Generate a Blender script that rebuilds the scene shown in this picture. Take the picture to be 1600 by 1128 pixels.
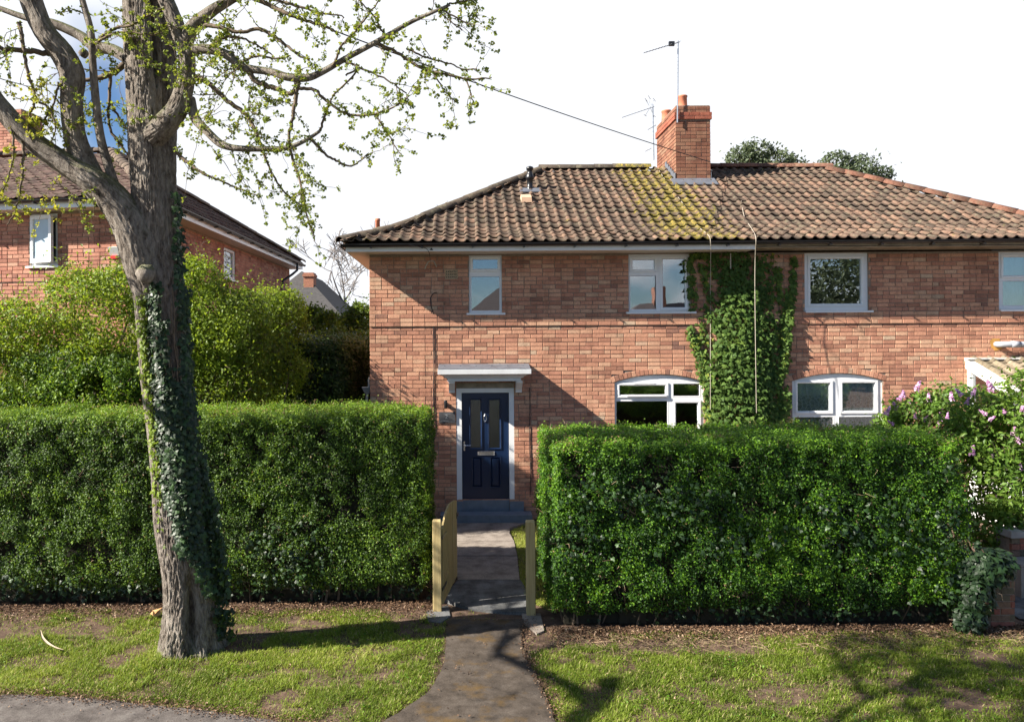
import bpy, math, random
import numpy as np
from mathutils import Vector, Matrix
R = math.radians
random.seed(7); rng = np.random.default_rng(11)
for o in list(bpy.data.objects): bpy.data.objects.remove(o)
scene = bpy.context.scene
COL = scene.collection

# ------------------------------------------------------------------ camera, sky, sun, exposure
F, PX, PY, ROLL, CAMZ = 1200.0, 720.0, 535.0, 0.0066, 3.25
cam = bpy.data.objects.new('camera', bpy.data.cameras.new('camera'))
COL.objects.link(cam); scene.camera = cam
cam.location = (0, 0, CAMZ); cam.rotation_euler = (math.pi/2, ROLL, 0)
cam.data.sensor_width = 36; cam.data.lens = F/1600*36
cam.data.shift_x = 80/1600; cam.data.shift_y = -29/1600
cam.data.clip_start = 0.1; cam.data.clip_end = 2000

SUN = Vector((-3.2, -1.0, 2.28)).normalized()
elev = math.asin(SUN.z); azim = math.atan2(SUN.x, SUN.y)
world = bpy.data.worlds.new('World'); scene.world = world; world.use_nodes = True
wt = world.node_tree; wt.nodes.clear()
def wn(t, **k):
    n = wt.nodes.new(t)
    for a, b in k.items(): setattr(n, a, b)
    return n
sky = wn('ShaderNodeTexSky', sky_type='NISHITA', sun_disc=False)
sky.sun_elevation = elev; sky.sun_rotation = azim % (2*math.pi); sky.dust_density = 0.2; sky.air_density = 1.0; sky.ozone_density = 2.5
skyS = wn('ShaderNodeVectorMath', operation='SCALE'); skyT = wn('ShaderNodeVectorMath', operation='MULTIPLY'); skyT.inputs[1].default_value = (.80, .94, 1.10); wt.links.new(sky.outputs[0], skyT.inputs[0]); wt.links.new(skyT.outputs[0], skyS.inputs[0]); skyS.inputs['Scale'].default_value = 0.043
tc = wn('ShaderNodeTexCoord')
nz = wn('ShaderNodeTexNoise'); nz.inputs['Scale'].default_value = 2.6; nz.inputs['Detail'].default_value = 6; nz.inputs['Roughness'].default_value = .55
stretch = wn('ShaderNodeVectorMath', operation='MULTIPLY'); stretch.inputs[1].default_value = (1, 1, 2.2)
wt.links.new(tc.outputs['Generated'], stretch.inputs[0]); wt.links.new(stretch.outputs[0], nz.inputs['Vector'])
ramp = wn('ShaderNodeMapRange', interpolation_type='SMOOTHSTEP'); ramp.inputs['From Min'].default_value = .53; ramp.inputs['From Max'].default_value = .66
wt.links.new(nz.outputs['Fac'], ramp.inputs['Value'])
sep = wn('ShaderNodeSeparateXYZ'); wt.links.new(tc.outputs['Generated'], sep.inputs[0])
front = wn('ShaderNodeMapRange', interpolation_type='SMOOTHSTEP'); front.inputs['From Min'].default_value = .10; front.inputs['From Max'].default_value = .55
wt.links.new(sep.outputs['Y'], front.inputs['Value'])
mx = wn('ShaderNodeMath', operation='MAXIMUM'); wt.links.new(ramp.outputs[0], mx.inputs[0]); wt.links.new(front.outputs[0], mx.inputs[1])
hole = wn('ShaderNodeVectorMath', operation='DISTANCE'); hsc = wn('ShaderNodeVectorMath', operation='MULTIPLY'); hsc.inputs[1].default_value = (1.6, 1, .8)
hd = Vector(((172-PX)/F, 1, (PY-170)/F)).normalized(); hole.inputs[1].default_value = Vector((hd.x*1.6, hd.y, hd.z*.8))
wob = wn('ShaderNodeTexNoise'); wob.inputs['Scale'].default_value = 14; wt.links.new(tc.outputs['Generated'], wob.inputs['Vector'])
wb = wn('ShaderNodeMath', operation='MULTIPLY_ADD'); wb.inputs[1].default_value = .06; wt.links.new(wob.outputs['Fac'], wb.inputs[0])
wt.links.new(tc.outputs['Generated'], hsc.inputs[0]); wt.links.new(hsc.outputs[0], hole.inputs[0]); wt.links.new(hole.outputs['Value'], wb.inputs[2])
hr = wn('ShaderNodeMapRange', interpolation_type='SMOOTHSTEP'); hr.inputs['From Min'].default_value = .05; hr.inputs['From Max'].default_value = .15
wt.links.new(wb.outputs[0], hr.inputs['Value'])
cf = wn('ShaderNodeMath', operation='MULTIPLY'); wt.links.new(mx.outputs[0], cf.inputs[0]); wt.links.new(hr.outputs[0], cf.inputs[1])
mixc = wn('ShaderNodeMix', data_type='RGBA'); wt.links.new(cf.outputs[0], mixc.inputs[0]); wt.links.new(skyS.outputs[0], mixc.inputs[6])
mixc.inputs[7].default_value = (.355, .365, .385, 1)
bg = wn('ShaderNodeBackground'); wt.links.new(mixc.outputs[2], bg.inputs[0]); bg.inputs[1].default_value = 1.0
wo = wn('ShaderNodeOutputWorld'); wt.links.new(bg.outputs[0], wo.inputs[0])

sl = bpy.data.lights.new('sun', 'SUN'); sl.energy = 5.0; sl.angle = R(.5); sl.color = (1, .93, .82)
so = bpy.data.objects.new('sun', sl); COL.objects.link(so)
so.rotation_euler = SUN.to_track_quat('Z', 'Y').to_euler(); so.location = (-20, -5, 15)

scene.view_settings.view_transform = 'Standard'; scene.view_settings.look = 'None'
scene.view_settings.gamma = 1; scene.view_settings.use_curve_mapping = False
scene.view_settings.exposure = 1.55
scene.render.engine = 'CYCLES'
scene.cycles.max_bounces = 6; scene.cycles.transparent_max_bounces = 12; scene.cycles.diffuse_bounces = 3

# ------------------------------------------------------------------ helpers
def at(px, py, d):
    u, v = px-PX, py-PY
    u2, v2 = u-ROLL*v, v+ROLL*u
    return (u2*d/F, d, CAMZ-v2*d/F)
def gx(px, py, z=0):                       # point on the level z seen at a pixel
    u, v = px-PX, py-PY
    u2, v2 = u-ROLL*v, v+ROLL*u
    d = (CAMZ-z)*F/v2
    return (u2*d/F, d)
def tag(o, label=None, cat=None, group=None, kind=None):
    if label: o['label'] = label
    if cat: o['category'] = cat
    if group: o['group'] = group
    if kind: o['kind'] = kind
    return o
def thing(name, loc, label, cat, group=None):
    o = bpy.data.objects.new(name, None); COL.objects.link(o); o.location = loc; o.empty_display_size = .2
    return tag(o, label, cat, group)
def root_org(p):
    v = Vector((0, 0, 0))
    while p is not None: v += p.location; p = p.parent
    return v
def np_obj(name, V, Fc, mat, parent=None, smooth=False, attr=None):
    """V (n,3) world coordinates; Fc list of (m,k) int arrays or python face lists"""
    V = np.asarray(V, dtype=np.float64)
    if parent is None: org = Vector(((V[:,0].min()+V[:,0].max())/2, (V[:,1].min()+V[:,1].max())/2, V[:,2].min()))
    else: org = root_org(parent)
    V = V-np.array(org)
    me = bpy.data.meshes.new(name)
    if isinstance(Fc, np.ndarray): Fc = [Fc]
    if len(Fc) and not isinstance(Fc[0], np.ndarray):
        tot = np.array([len(f) for f in Fc]); idx = np.fromiter((i for f in Fc for i in f), dtype=np.int64, count=int(tot.sum()))
    else:
        tot = np.concatenate([np.full(len(f), f.shape[1]) for f in Fc]); idx = np.concatenate([f.ravel() for f in Fc])
    me.vertices.add(len(V)); me.vertices.foreach_set('co', V.astype(np.float32).ravel())
    me.loops.add(len(idx)); me.loops.foreach_set('vertex_index', idx.astype(np.int32))
    me.polygons.add(len(tot)); st = np.concatenate([[0], np.cumsum(tot)[:-1]])
    me.polygons.foreach_set('loop_start', st.astype(np.int32))
    me.polygons.foreach_set('loop_total', tot.astype(np.int32))
    me.polygons.foreach_set('use_smooth', np.full(len(tot), bool(smooth)))
    me.update(calc_edges=True)
    if attr is not None:
        a = me.attributes.new('tint', 'FLOAT', 'POINT'); a.data.foreach_set('value', np.asarray(attr, dtype=np.float32))
    me.materials.append(mat)
    o = bpy.data.objects.new(name, me); COL.objects.link(o)
    if parent is None: o.location = org
    else: o.parent = parent
    return o
class MB:
    def __init__(s): s.v = []; s.f = []
    def poly(s, pts):
        b = len(s.v); s.v += [tuple(p) for p in pts]; s.f.append(tuple(range(b, b+len(pts))))
    def hexa(s, p):    # 8 points: bottom 4 then top 4
        b = len(s.v); s.v += [tuple(q) for q in p]
        for f in ((0,3,2,1),(4,5,6,7),(0,1,5,4),(1,2,6,5),(2,3,7,6),(3,0,4,7)): s.f.append(tuple(b+i for i in f))
    def box(s, fr, u0, u1, w0, w1, z0, z1):
        s.hexa([fr(u0,w0,z0),fr(u1,w0,z0),fr(u1,w1,z0),fr(u0,w1,z0),fr(u0,w0,z1),fr(u1,w0,z1),fr(u1,w1,z1),fr(u0,w1,z1)])
    def tube(s, pts, rad, n=6, cap=True):
        V, Fc = tube_np(pts, rad, n)
        b = len(s.v); s.v += [tuple(p) for p in V]; s.f += [tuple(b+int(i) for i in f) for f in Fc]
        if cap:
            s.f.append(tuple(b+i for i in range(n-1, -1, -1))); m = len(V)-n; s.f.append(tuple(b+m+i for i in range(n)))
    def lathe(s, c, prof, n=16, axis='z'):
        b = len(s.v)
        for r, z in prof:
            for i in range(n):
                a = 2*math.pi*i/n; s.v.append((c[0]+r*math.cos(a), c[1]+r*math.sin(a), c[2]+z))
        for k in range(len(prof)-1):
            for i in range(n):
                j = (i+1) % n; s.f.append((b+k*n+i, b+k*n+j, b+(k+1)*n+j, b+(k+1)*n+i))
        s.f.append(tuple(b+i for i in range(n-1, -1, -1))); m = b+(len(prof)-1)*n; s.f.append(tuple(m+i for i in range(n)))
    def prism(s, fr, pts, w0, w1):   # polygon in (u,z) extruded along w, counter-clockwise seen from the front (-w)
        n = len(pts); b = len(s.v)
        s.v += [fr(u, w0, z) for u, z in pts]+[fr(u, w1, z) for u, z in pts]
        s.f.append(tuple(b+i for i in range(n))); s.f.append(tuple(b+n+i for i in range(n-1, -1, -1)))
        for i in range(n): j = (i+1) % n; s.f.append((b+j, b+i, b+n+i, b+n+j))
    def build(s, name, mat, parent=None, smooth=False): return np_obj(name, s.v, s.f, mat, parent, smooth)
def catmull(P, sub=6):
    P = np.asarray(P, float); out = []
    n = len(P)
    for i in range(n-1):
        p0, p1, p2, p3 = P[max(i-1,0)], P[i], P[i+1], P[min(i+2,n-1)]
        for k in range(sub):
            t = k/sub
            out.append(.5*((2*p1)+(-p0+p2)*t+(2*p0-5*p1+4*p2-p3)*t*t+(-p0+3*p1-3*p2+p3)*t**3))
    out.append(P[-1]); return np.array(out)
def tube_np(pts, rad, n=6, base=0):
    P = np.asarray(pts, float); m = len(P)
    rad = np.broadcast_to(np.asarray(rad, float), (m,))
    T = np.gradient(P, axis=0); T /= np.linalg.norm(T, axis=1)[:, None]+1e-9
    ref = np.array([0, 1, .13]) if abs(T[0][1]) < .9 else np.array([1, 0, .1])
    A = np.zeros_like(P); a = np.cross(T[0], ref); a /= np.linalg.norm(a); A[0] = a
    for i in range(1, m):
        a = A[i-1]-T[i]*np.dot(A[i-1], T[i]); A[i] = a/(np.linalg.norm(a)+1e-9)
    B = np.cross(T, A)
    th = np.arange(n)*2*math.pi/n
    V = P[:,None,:]+rad[:,None,None]*(np.cos(th)[None,:,None]*A[:,None,:]+np.sin(th)[None,:,None]*B[:,None,:])
    i = np.arange(m-1)[:,None]*n; k = np.arange(n)[None,:]; k2 = (k+1) % n
    Fc = np.stack([i+k, i+k2, i+n+k2, i+n+k], axis=-1).reshape(-1, 4)+base
    return V.reshape(-1, 3), Fc
class Frame:
    def __init__(s, O, ang=0.0):
        s.O = Vector(O); s.e = Vector((math.cos(ang), math.sin(ang), 0)); s.n = Vector((-math.sin(ang), math.cos(ang), 0))
        s.mat = Matrix(((s.e.x, s.n.x, 0), (s.e.y, s.n.y, 0), (0, 0, 1)))
    def __call__(s, u, w, z):
        return (s.O.x+u*s.e.x+w*s.n.x, s.O.y+u*s.e.y+w*s.n.y, s.O.z+z)
WF = Frame((0, 0, 0))
# lattice value noise
_tab = rng.random(65536)
def vnoise(p, seed=0):
    p = np.asarray(p, float)+1000.; i = np.floor(p).astype(np.int64); f = p-i; f = f*f*(3-2*f)
    def h(x, y, z): return _tab[(x*73856093 ^ y*19349663 ^ z*83492791 ^ (seed*7919)) & 65535]
    x, y, z = i[...,0], i[...,1], i[...,2]; fx, fy, fz = f[...,0], f[...,1], f[...,2]
    def L(a, b, t): return a+(b-a)*t
    return L(L(L(h(x,y,z),h(x+1,y,z),fx),L(h(x,y+1,z),h(x+1,y+1,z),fx),fy),L(L(h(x,y,z+1),h(x+1,y,z+1),fx),L(h(x,y+1,z+1),h(x+1,y+1,z+1),fx),fy),fz)
def fbm(p, o=3, seed=0):
    p = np.asarray(p, float)
    return sum(vnoise(p*2**k, seed+k)*.5**k for k in range(o))/sum(.5**k for k in range(o))

# ------------------------------------------------------------------ materials
def M(name):
    m = bpy.data.materials.new(name); m.use_nodes = True; nt = m.node_tree
    return m, nt, nt.nodes['Principled BSDF']
def N(nt, t, **k):
    n = nt.nodes.new(t)
    for a, b in k.items(): setattr(n, a, b)
    return n
def ramp_node(nt, stops):
    r = N(nt, 'ShaderNodeValToRGB'); el = r.color_ramp.elements
    while len(el) > 1: el.remove(el[-1])
    el[0].position = stops[0][0]; el[0].color = (*stops[0][1], 1)
    for p, c in stops[1:]: e = el.new(p); e.color = (*c, 1)
    return r
def noise(nt, scale, detail=4, coord='Object', rough=.55, vec=None):
    n = N(nt, 'ShaderNodeTexNoise'); n.inputs['Scale'].default_value = scale; n.inputs['Detail'].default_value = detail; n.inputs['Roughness'].default_value = rough
    if vec is None:
        if coord == 'Position': g = N(nt, 'ShaderNodeNewGeometry'); vec = g.outputs['Position']
        else: g = N(nt, 'ShaderNodeTexCoord'); vec = g.outputs[coord]
    nt.links.new(vec, n.inputs['Vector']); return n
def mixrgb(nt, fac, a, b, mode='MIX'):
    m = N(nt, 'ShaderNodeMix', data_type='RGBA', blend_type=mode)
    for s, v in ((0, fac), (6, a), (7, b)):
        if isinstance(v, (int, float)): m.inputs[s].default_value = v
        elif isinstance(v, tuple): m.inputs[s].default_value = (*v, 1)
        else: nt.links.new(v, m.inputs[s])
    return m.outputs[2]
def math_(nt, op, a, b=None, c=None, clamp=False):
    m = N(nt, 'ShaderNodeMath', operation=op); m.use_clamp = clamp
    for i, v in enumerate((a, b, c)):
        if v is None: continue
        if isinstance(v, (int, float)): m.inputs[i].default_value = v
        else: nt.links.new(v, m.inputs[i])
    return m.outputs[0]
def bump(nt, bs, h, strength=.3, dist=.01):
    b = N(nt, 'ShaderNodeBump'); b.inputs['Strength'].default_value = strength; b.inputs['Distance'].default_value = dist
    nt.links.new(h, b.inputs['Height']); nt.links.new(b.outputs[0], bs.inputs['Normal'])
def plain(name, c, rough=.5, metal=0, var=.08, scale=6, bmp=0, coord='Object', spec=.5):
    m, nt, b = M(name); n = noise(nt, scale, 5, coord)
    lo = tuple(x*(1-var) for x in c); hi = tuple(min(1, x*(1+var)) for x in c)
    r = ramp_node(nt, [(.3, lo), (.7, hi)]); nt.links.new(n.outputs['Fac'], r.inputs[0]); nt.links.new(r.outputs[0], b.inputs['Base Color'])
    b.inputs['Roughness'].default_value = rough; b.inputs['Metallic'].default_value = metal; b.inputs['Specular IOR Level'].default_value = spec
    if bmp: bump(nt, b, n.outputs['Fac'], bmp)
    return m
def tint_src(nt, src):
    if src == 'attr': a = N(nt, 'ShaderNodeAttribute'); a.attribute_name = 'tint'; return a.outputs['Fac']
    o = N(nt, 'ShaderNodeObjectInfo'); return o.outputs['Random']
def brick_mat(name, src, stops, amp=.45):
    m, nt, b = M(name); t = tint_src(nt, src)
    g = N(nt, 'ShaderNodeNewGeometry')
    big = noise(nt, .9, 3, vec=g.outputs['Position'])
    t2 = math_(nt, 'ADD', math_(nt, 'MULTIPLY_ADD', t, .88, .06), math_(nt, 'MULTIPLY', math_(nt, 'SUBTRACT', big.outputs['Fac'], .5), amp), clamp=True)
    r = ramp_node(nt, stops); nt.links.new(t2, r.inputs[0])
    fine = noise(nt, 38, 6, vec=g.outputs['Position'], rough=.7)
    fr = ramp_node(nt, [(.25, (.62,.6,.6)), (.5, (1,1,1)), (.78, (1.25,1.22,1.2))]); nt.links.new(fine.outputs['Fac'], fr.inputs[0])
    c = mixrgb(nt, 1., r.outputs[0], fr.outputs[0], 'MULTIPLY')
    st = noise(nt, 1.7, 5, vec=g.outputs['Position']); sr = ramp_node(nt, [(.42, (.72,.7,.7)), (.58, (1,1,1))]); nt.links.new(st.outputs['Fac'], sr.inputs[0])
    c = mixrgb(nt, .5, c, sr.outputs[0], 'MULTIPLY')
    mp = N(nt, 'ShaderNodeMapping'); mp.inputs['Scale'].default_value = (3.2, 3.2, .45); nt.links.new(g.outputs['Position'], mp.inputs[0])
    sk = noise(nt, 1.6, 6, vec=mp.outputs[0], rough=.7); skr = ramp_node(nt, [(.36, (.66,.64,.63)), (.50, (1,1,1))]); nt.links.new(sk.outputs['Fac'], skr.inputs[0])
    c = mixrgb(nt, .6, c, skr.outputs[0], 'MULTIPLY')
    nt.links.new(c, b.inputs['Base Color']); b.inputs['Roughness'].default_value = .9; b.inputs['Specular IOR Level'].default_value = .2
    bump(nt, b, fine.outputs['Fac'], .5, .006); return m
BST = [(0, (.24,.125,.095)), (.13, (.35,.165,.11)), (.3, (.43,.20,.135)), (.5, (.50,.245,.16)), (.7, (.53,.275,.18)), (.9, (.54,.31,.205)), (1, (.48,.34,.24))]
BST = [(p, (c[0]*1.12, c[1]*1.16, c[2]*1.15)) for p, c in BST]
brickA = brick_mat('brick_clay', 'attr', BST); brickO = brick_mat('brick_clay_single', 'obj', BST)
NST = [(p, (c[0]*.86, c[1]*.80, c[2]*.86)) for p, c in BST]
nbrickA = brick_mat('neighbour_brick', 'attr', NST); nbrickO = brick_mat('neighbour_brick_single', 'obj', NST)
CST = [(p, (c[0]*.46, c[1]*.42, c[2]*.41)) for p, c in BST]
cbrickO = brick_mat('chimney_brick', 'obj', CST, .3)
redbrick = brick_mat('red_band_brick', 'obj', [(0, (.27,.085,.055)), (1, (.36,.125,.08))])
PST = [(0, (.12,.10,.07)), (.4, (.2,.16,.11)), (.7, (.28,.13,.09)), (1, (.36,.12,.09))]
pbrickO = brick_mat('mossy_pier_brick', 'obj', PST, .2)
mortar = plain('mortar', (.27,.215,.17), .95, var=.2, scale=20, bmp=.4, coord='Object')
def tile_mat(name, src, stops, lichen=True):
    m, nt, b = M(name); t = tint_src(nt, src); g = N(nt, 'ShaderNodeNewGeometry')
    big = noise(nt, 1.1, 3, vec=g.outputs['Position'])
    t2 = math_(nt, 'ADD', math_(nt, 'MULTIPLY', t, .8), math_(nt, 'MULTIPLY', math_(nt, 'SUBTRACT', big.outputs['Fac'], .3), .5), clamp=True)
    r = ramp_node(nt, stops); nt.links.new(t2, r.inputs[0])
    fine = noise(nt, 22, 6, vec=g.outputs['Position'], rough=.7)
    fr = ramp_node(nt, [(.32, (.38,.36,.36)), (.5, (1,1,1)), (.8, (1.3,1.3,1.3))]); nt.links.new(fine.outputs['Fac'], fr.inputs[0])
    c = mixrgb(nt, .85, r.outputs[0], fr.outputs[0], 'MULTIPLY')
    gs = noise(nt, 9, 5, vec=g.outputs['Position'], rough=.65); gr = ramp_node(nt, [(.50, (0,0,0)), (.66, (1,1,1))]); nt.links.new(gs.outputs['Fac'], gr.inputs[0])
    c = mixrgb(nt, math_(nt, 'MULTIPLY', gr.outputs[0], .5), c, (.16,.15,.10))
    if lichen:
        sp = N(nt, 'ShaderNodeSeparateXYZ'); nt.links.new(g.outputs['Position'], sp.inputs[0])
        # the band of yellow lichen washed down from the chimney: centre moves from x 4.3 at the ridge to 4.9 at the eaves
        cx = math_(nt, 'ABSOLUTE', math_(nt, 'SUBTRACT', sp.outputs['X'], math_(nt, 'MULTIPLY_ADD', sp.outputs['Z'], -.05, 4.55)))
        band = N(nt, 'ShaderNodeMapRange', interpolation_type='SMOOTHSTEP'); nt.links.new(cx, band.inputs[0]); band.inputs[1].default_value = .25; band.inputs[2].default_value = 1.25; band.inputs[3].default_value = 1; band.inputs[4].default_value = 0
        ln = noise(nt, 5, 7, vec=g.outputs['Position'], rough=.75)
        s = math_(nt, 'ADD', ln.outputs['Fac'], math_(nt, 'MULTIPLY', band.outputs[0], .185))
        lr = ramp_node(nt, [(.63, (0,0,0)), (.70, (1,1,1))]); nt.links.new(s, lr.inputs[0])
        lc = noise(nt, 30, 3, vec=g.outputs['Position']); lcr = ramp_node(nt, [(.35, (.07,.07,.02)), (.5, (.15,.13,.03)), (.65, (.34,.24,.03))]); nt.links.new(lc.outputs['Fac'], lcr.inputs[0])
        c = mixrgb(nt, math_(nt, 'MULTIPLY', lr.outputs[0], .85), c, lcr.outputs[0])
    nt.links.new(c, b.inputs['Base Color']); b.inputs['Roughness'].default_value = .9; b.inputs['Specular IOR Level'].default_value = .2
    bump(nt, b, fine.outputs['Fac'], .5, .008); return m
TST = [(0, (.066,.050,.041)), (.35, (.105,.074,.056)), (.65, (.145,.097,.072)), (.9, (.20,.122,.086)), (1, (.21,.155,.11))]
tileA = tile_mat('clay_pantile', 'attr', TST); tileO = tile_mat('clay_pantile_single', 'obj', TST)
NTST = [(0, (.055,.035,.032)), (.5, (.09,.055,.048)), (1, (.14,.09,.075))]
ntileA = tile_mat('brown_tile', 'attr', NTST, False); ntileO = tile_mat('brown_tile_single', 'obj', NTST, False)
ridgem = tile_mat('weathered_ridge', 'obj', [(0, (.035,.03,.026)), (.6, (.06,.047,.038)), (1, (.10,.075,.055))])
ridger = tile_mat('red_ridge', 'obj', [(0, (.13,.07,.05)), (1, (.26,.12,.08))])
greyt = tile_mat('grey_pantile', 'obj', [(0, (.15,.12,.08)), (1, (.3,.24,.17))], False)
upvc = plain('white_upvc', (.78,.79,.80), .28, var=.03)
paint = plain('white_paint', (.72,.73,.74), .45, var=.06)
oldwhite = plain('weathered_white_timber', (.62,.60,.56), .8, var=.3, scale=12, bmp=.2)
fasciaw = plain('weathered_fascia_timber', (.30,.25,.18), .8, var=.35, scale=5)
soffitm = plain('soffit_cream', (.68,.60,.52), .6, var=.05)
black = plain('black_plastic', (.012,.012,.014), .35)
leadm = plain('lead_sheet', (.115,.125,.15), .55, .1, var=.25, scale=9, bmp=.1)
concrete = plain('concrete_path', (.30,.26,.22), .95, var=.28, scale=3.5, bmp=.25, coord='Object')
slate = plain('blue_grey_step', (.16,.19,.23), .5, var=.15, scale=8)
terra = plain('terracotta', (.46,.16,.09), .85, var=.2, scale=8)
galv = plain('galvanised_metal', (.42,.44,.47), .4, .8, var=.1)
wire = plain('cable_black', (.02,.02,.022), .6)
cream = plain('cable_cream', (.42,.37,.30), .7)
wood = None
def wood_mat():
    m, nt, b = M('treated_timber'); g = N(nt, 'ShaderNodeTexCoord'); mp = N(nt, 'ShaderNodeMapping'); mp.inputs['Scale'].default_value = (30, 30, 1.6)
    nt.links.new(g.outputs['Object'], mp.inputs[0]); n = noise(nt, 1.3, 6, vec=mp.outputs[0], rough=.6)
    r = ramp_node(nt, [(.25, (.30,.21,.085)), (.5, (.43,.33,.15)), (.75, (.50,.41,.21))]); nt.links.new(n.outputs['Fac'], r.inputs[0])
    nt.links.new(r.outputs[0], b.inputs['Base Color']); b.inputs['Roughness'].default_value = .75; bump(nt, b, n.outputs['Fac'], .3, .004); return m
wood = wood_mat()
def door_mat():
    m, nt, b = M('navy_door'); g = N(nt, 'ShaderNodeTexCoord'); mp = N(nt, 'ShaderNodeMapping'); mp.inputs['Scale'].default_value = (60, 60, 3)
    nt.links.new(g.outputs['Object'], mp.inputs[0]); n = noise(nt, 1., 5, vec=mp.outputs[0])
    b.inputs['Base Color'].default_value = (.006,.019,.058,1); b.inputs['Roughness'].default_value = .33; bump(nt, b, n.outputs['Fac'], .35, .003); return m
navy = door_mat()
def glass_mat(name, tintc=(.9,.95,.95), refl=.16, rough=0.0, wav=.02):
    m, nt, b = M(name); nt.nodes.remove(b); out = nt.nodes['Material Output']
    gl = N(nt, 'ShaderNodeBsdfGlossy'); gl.inputs['Roughness'].default_value = rough; gl.inputs['Color'].default_value = (.95,.97,1,1)
    tr = N(nt, 'ShaderNodeBsdfTransparent'); tr.inputs['Color'].default_value = (*tintc, 1)
    lw = N(nt, 'ShaderNodeFresnel'); lw.inputs['IOR'].default_value = 1.5
    f = math_(nt, 'ADD', lw.outputs[0], refl-.04, clamp=True)
    n = noise(nt, 1.5, 2, 'Position'); bp = N(nt, 'ShaderNodeBump'); bp.inputs['Strength'].default_value = wav; bp.inputs['Distance'].default_value = .05
    nt.links.new(n.outputs['Fac'], bp.inputs['Height']); nt.links.new(bp.outputs[0], gl.inputs['Normal'])
    mx = N(nt, 'ShaderNodeMixShader'); nt.links.new(f, mx.inputs[0]); nt.links.new(tr.outputs[0], mx.inputs[1]); nt.links.new(gl.outputs[0], mx.inputs[2]); nt.links.new(mx.outputs[0], out.inputs[0])
    return m
glass = glass_mat('window_glass', (.85,.9,.9), .22)
frosted = glass_mat('obscured_glass', (.45,.52,.50), .12, .25, .3)
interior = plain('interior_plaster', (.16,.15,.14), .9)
def curtain_mat():
    m, nt, b = M('net_curtain'); b.inputs['Base Color'].default_value = (.9,.9,.9,1); b.inputs['Roughness'].default_value = .9
    g = N(nt, 'ShaderNodeTexCoord'); sp = N(nt, 'ShaderNodeSeparateXYZ'); nt.links.new(g.outputs['Object'], sp.inputs[0])
    w = N(nt, 'ShaderNodeTexVoronoi'); w.feature = 'DISTANCE_TO_EDGE'; w.inputs['Scale'].default_value = 15; nt.links.new(g.outputs['Object'], w.inputs['Vector'])
    lace = N(nt, 'ShaderNodeMapRange'); nt.links.new(w.outputs['Distance'], lace.inputs[0]); lace.inputs[1].default_value = .06; lace.inputs[2].default_value = .12; lace.inputs[3].default_value = .95; lace.inputs[4].default_value = .6
    low = N(nt, 'ShaderNodeMath', operation='LESS_THAN'); nt.links.new(sp.outputs['Z'], low.inputs[0]); low.inputs[1].default_value = 2.23
    a = N(nt, 'ShaderNodeMix', data_type='FLOAT'); nt.links.new(low.outputs[0], a.inputs[0]); a.inputs[2].default_value = .93; nt.links.new(lace.outputs[0], a.inputs[3])
    nt.links.new(a.outputs[0], b.inputs['Alpha']); return m
lace = curtain_mat()
blind = plain('pale_blind', (.42,.5,.58), .9)
def leaf_mat(name, stops, trans=.35, rough=.5, src='attr', spec=.35):
    m, nt, b = M(name); t = tint_src(nt, src); r = ramp_node(nt, stops); nt.links.new(t, r.inputs[0])
    nt.links.new(r.outputs[0], b.inputs['Base Color']); b.inputs['Roughness'].default_value = rough; b.inputs['Specular IOR Level'].default_value = spec
    tr = N(nt, 'ShaderNodeBsdfTranslucent'); hs = N(nt, 'ShaderNodeHueSaturation'); hs.inputs['Value'].default_value = 1.6; hs.inputs['Hue'].default_value = .485; nt.links.new(r.outputs[0], hs.inputs['Color']); nt.links.new(hs.outputs[0], tr.inputs[0])
    mx = N(nt, 'ShaderNodeMixShader'); mx.inputs[0].default_value = trans
    nt.links.new(b.outputs[0], mx.inputs[1]); nt.links.new(tr.outputs[0], mx.inputs[2]); nt.links.new(mx.outputs[0], nt.nodes['Material Output'].inputs[0]); return m
hedgeL = leaf_mat('privet_leaf', [(0, (.015,.032,.006)), (.3, (.045,.10,.010)), (.6, (.11,.20,.014)), (.85, (.22,.34,.02)), (.96, (.2,.28,.05)), (1, (.2,.13,.05))])
hedgeR = leaf_mat('box_leaf', [(0, (.010,.032,.005)), (.3, (.03,.09,.008)), (.6, (.09,.205,.010)), (.85, (.19,.35,.018)), (.97, (.14,.25,.05)), (1, (.2,.15,.06))])
shrubm = leaf_mat('shrub_leaf', [(0, (.05,.08,.01)), (.4, (.13,.20,.015)), (.8, (.22,.31,.02)), (1, (.32,.38,.04))], .45)
darkleaf = leaf_mat('dark_hedge_leaf', [(0, (.015,.03,.008)), (.5, (.035,.065,.012)), (1, (.08,.13,.02))], .25)
treeleaf = leaf_mat('young_leaf', [(0, (.09,.14,.03)), (.5, (.17,.23,.03)), (1, (.38,.38,.03))], .4)
ivym = leaf_mat('ivy_leaf', [(0, (.010,.022,.008)), (.45, (.018,.042,.013)), (.75, (.035,.08,.018)), (.92, (.09,.16,.03)), (1, (.22,.26,.04))], .15, .48, spec=.35)
ivyO = leaf_mat('ivy_leaf_single', [(0, (.010,.022,.008)), (.5, (.018,.040,.013)), (.8, (.03,.065,.018)), (1, (.07,.13,.03))], .12, .45, src='obj', spec=.4)
wallivy = leaf_mat('wall_ivy_leaf', [(0, (.025,.048,.012)), (.45, (.055,.105,.022)), (.75, (.10,.165,.035)), (.92, (.15,.22,.035)), (1, (.26,.28,.05))], .25, .6, spec=.2)
evergreen = leaf_mat('evergreen_leaf', [(0, (.045,.065,.03)), (.5, (.09,.12,.06)), (1, (.17,.19,.09))], .3, .5)  # tones raised to put distance haze into the leaf colour
lilacleaf = leaf_mat('lilac_leaf', [(0, (.05,.10,.02)), (.5, (.10,.19,.025)), (1, (.19,.29,.04))], .4)
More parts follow.
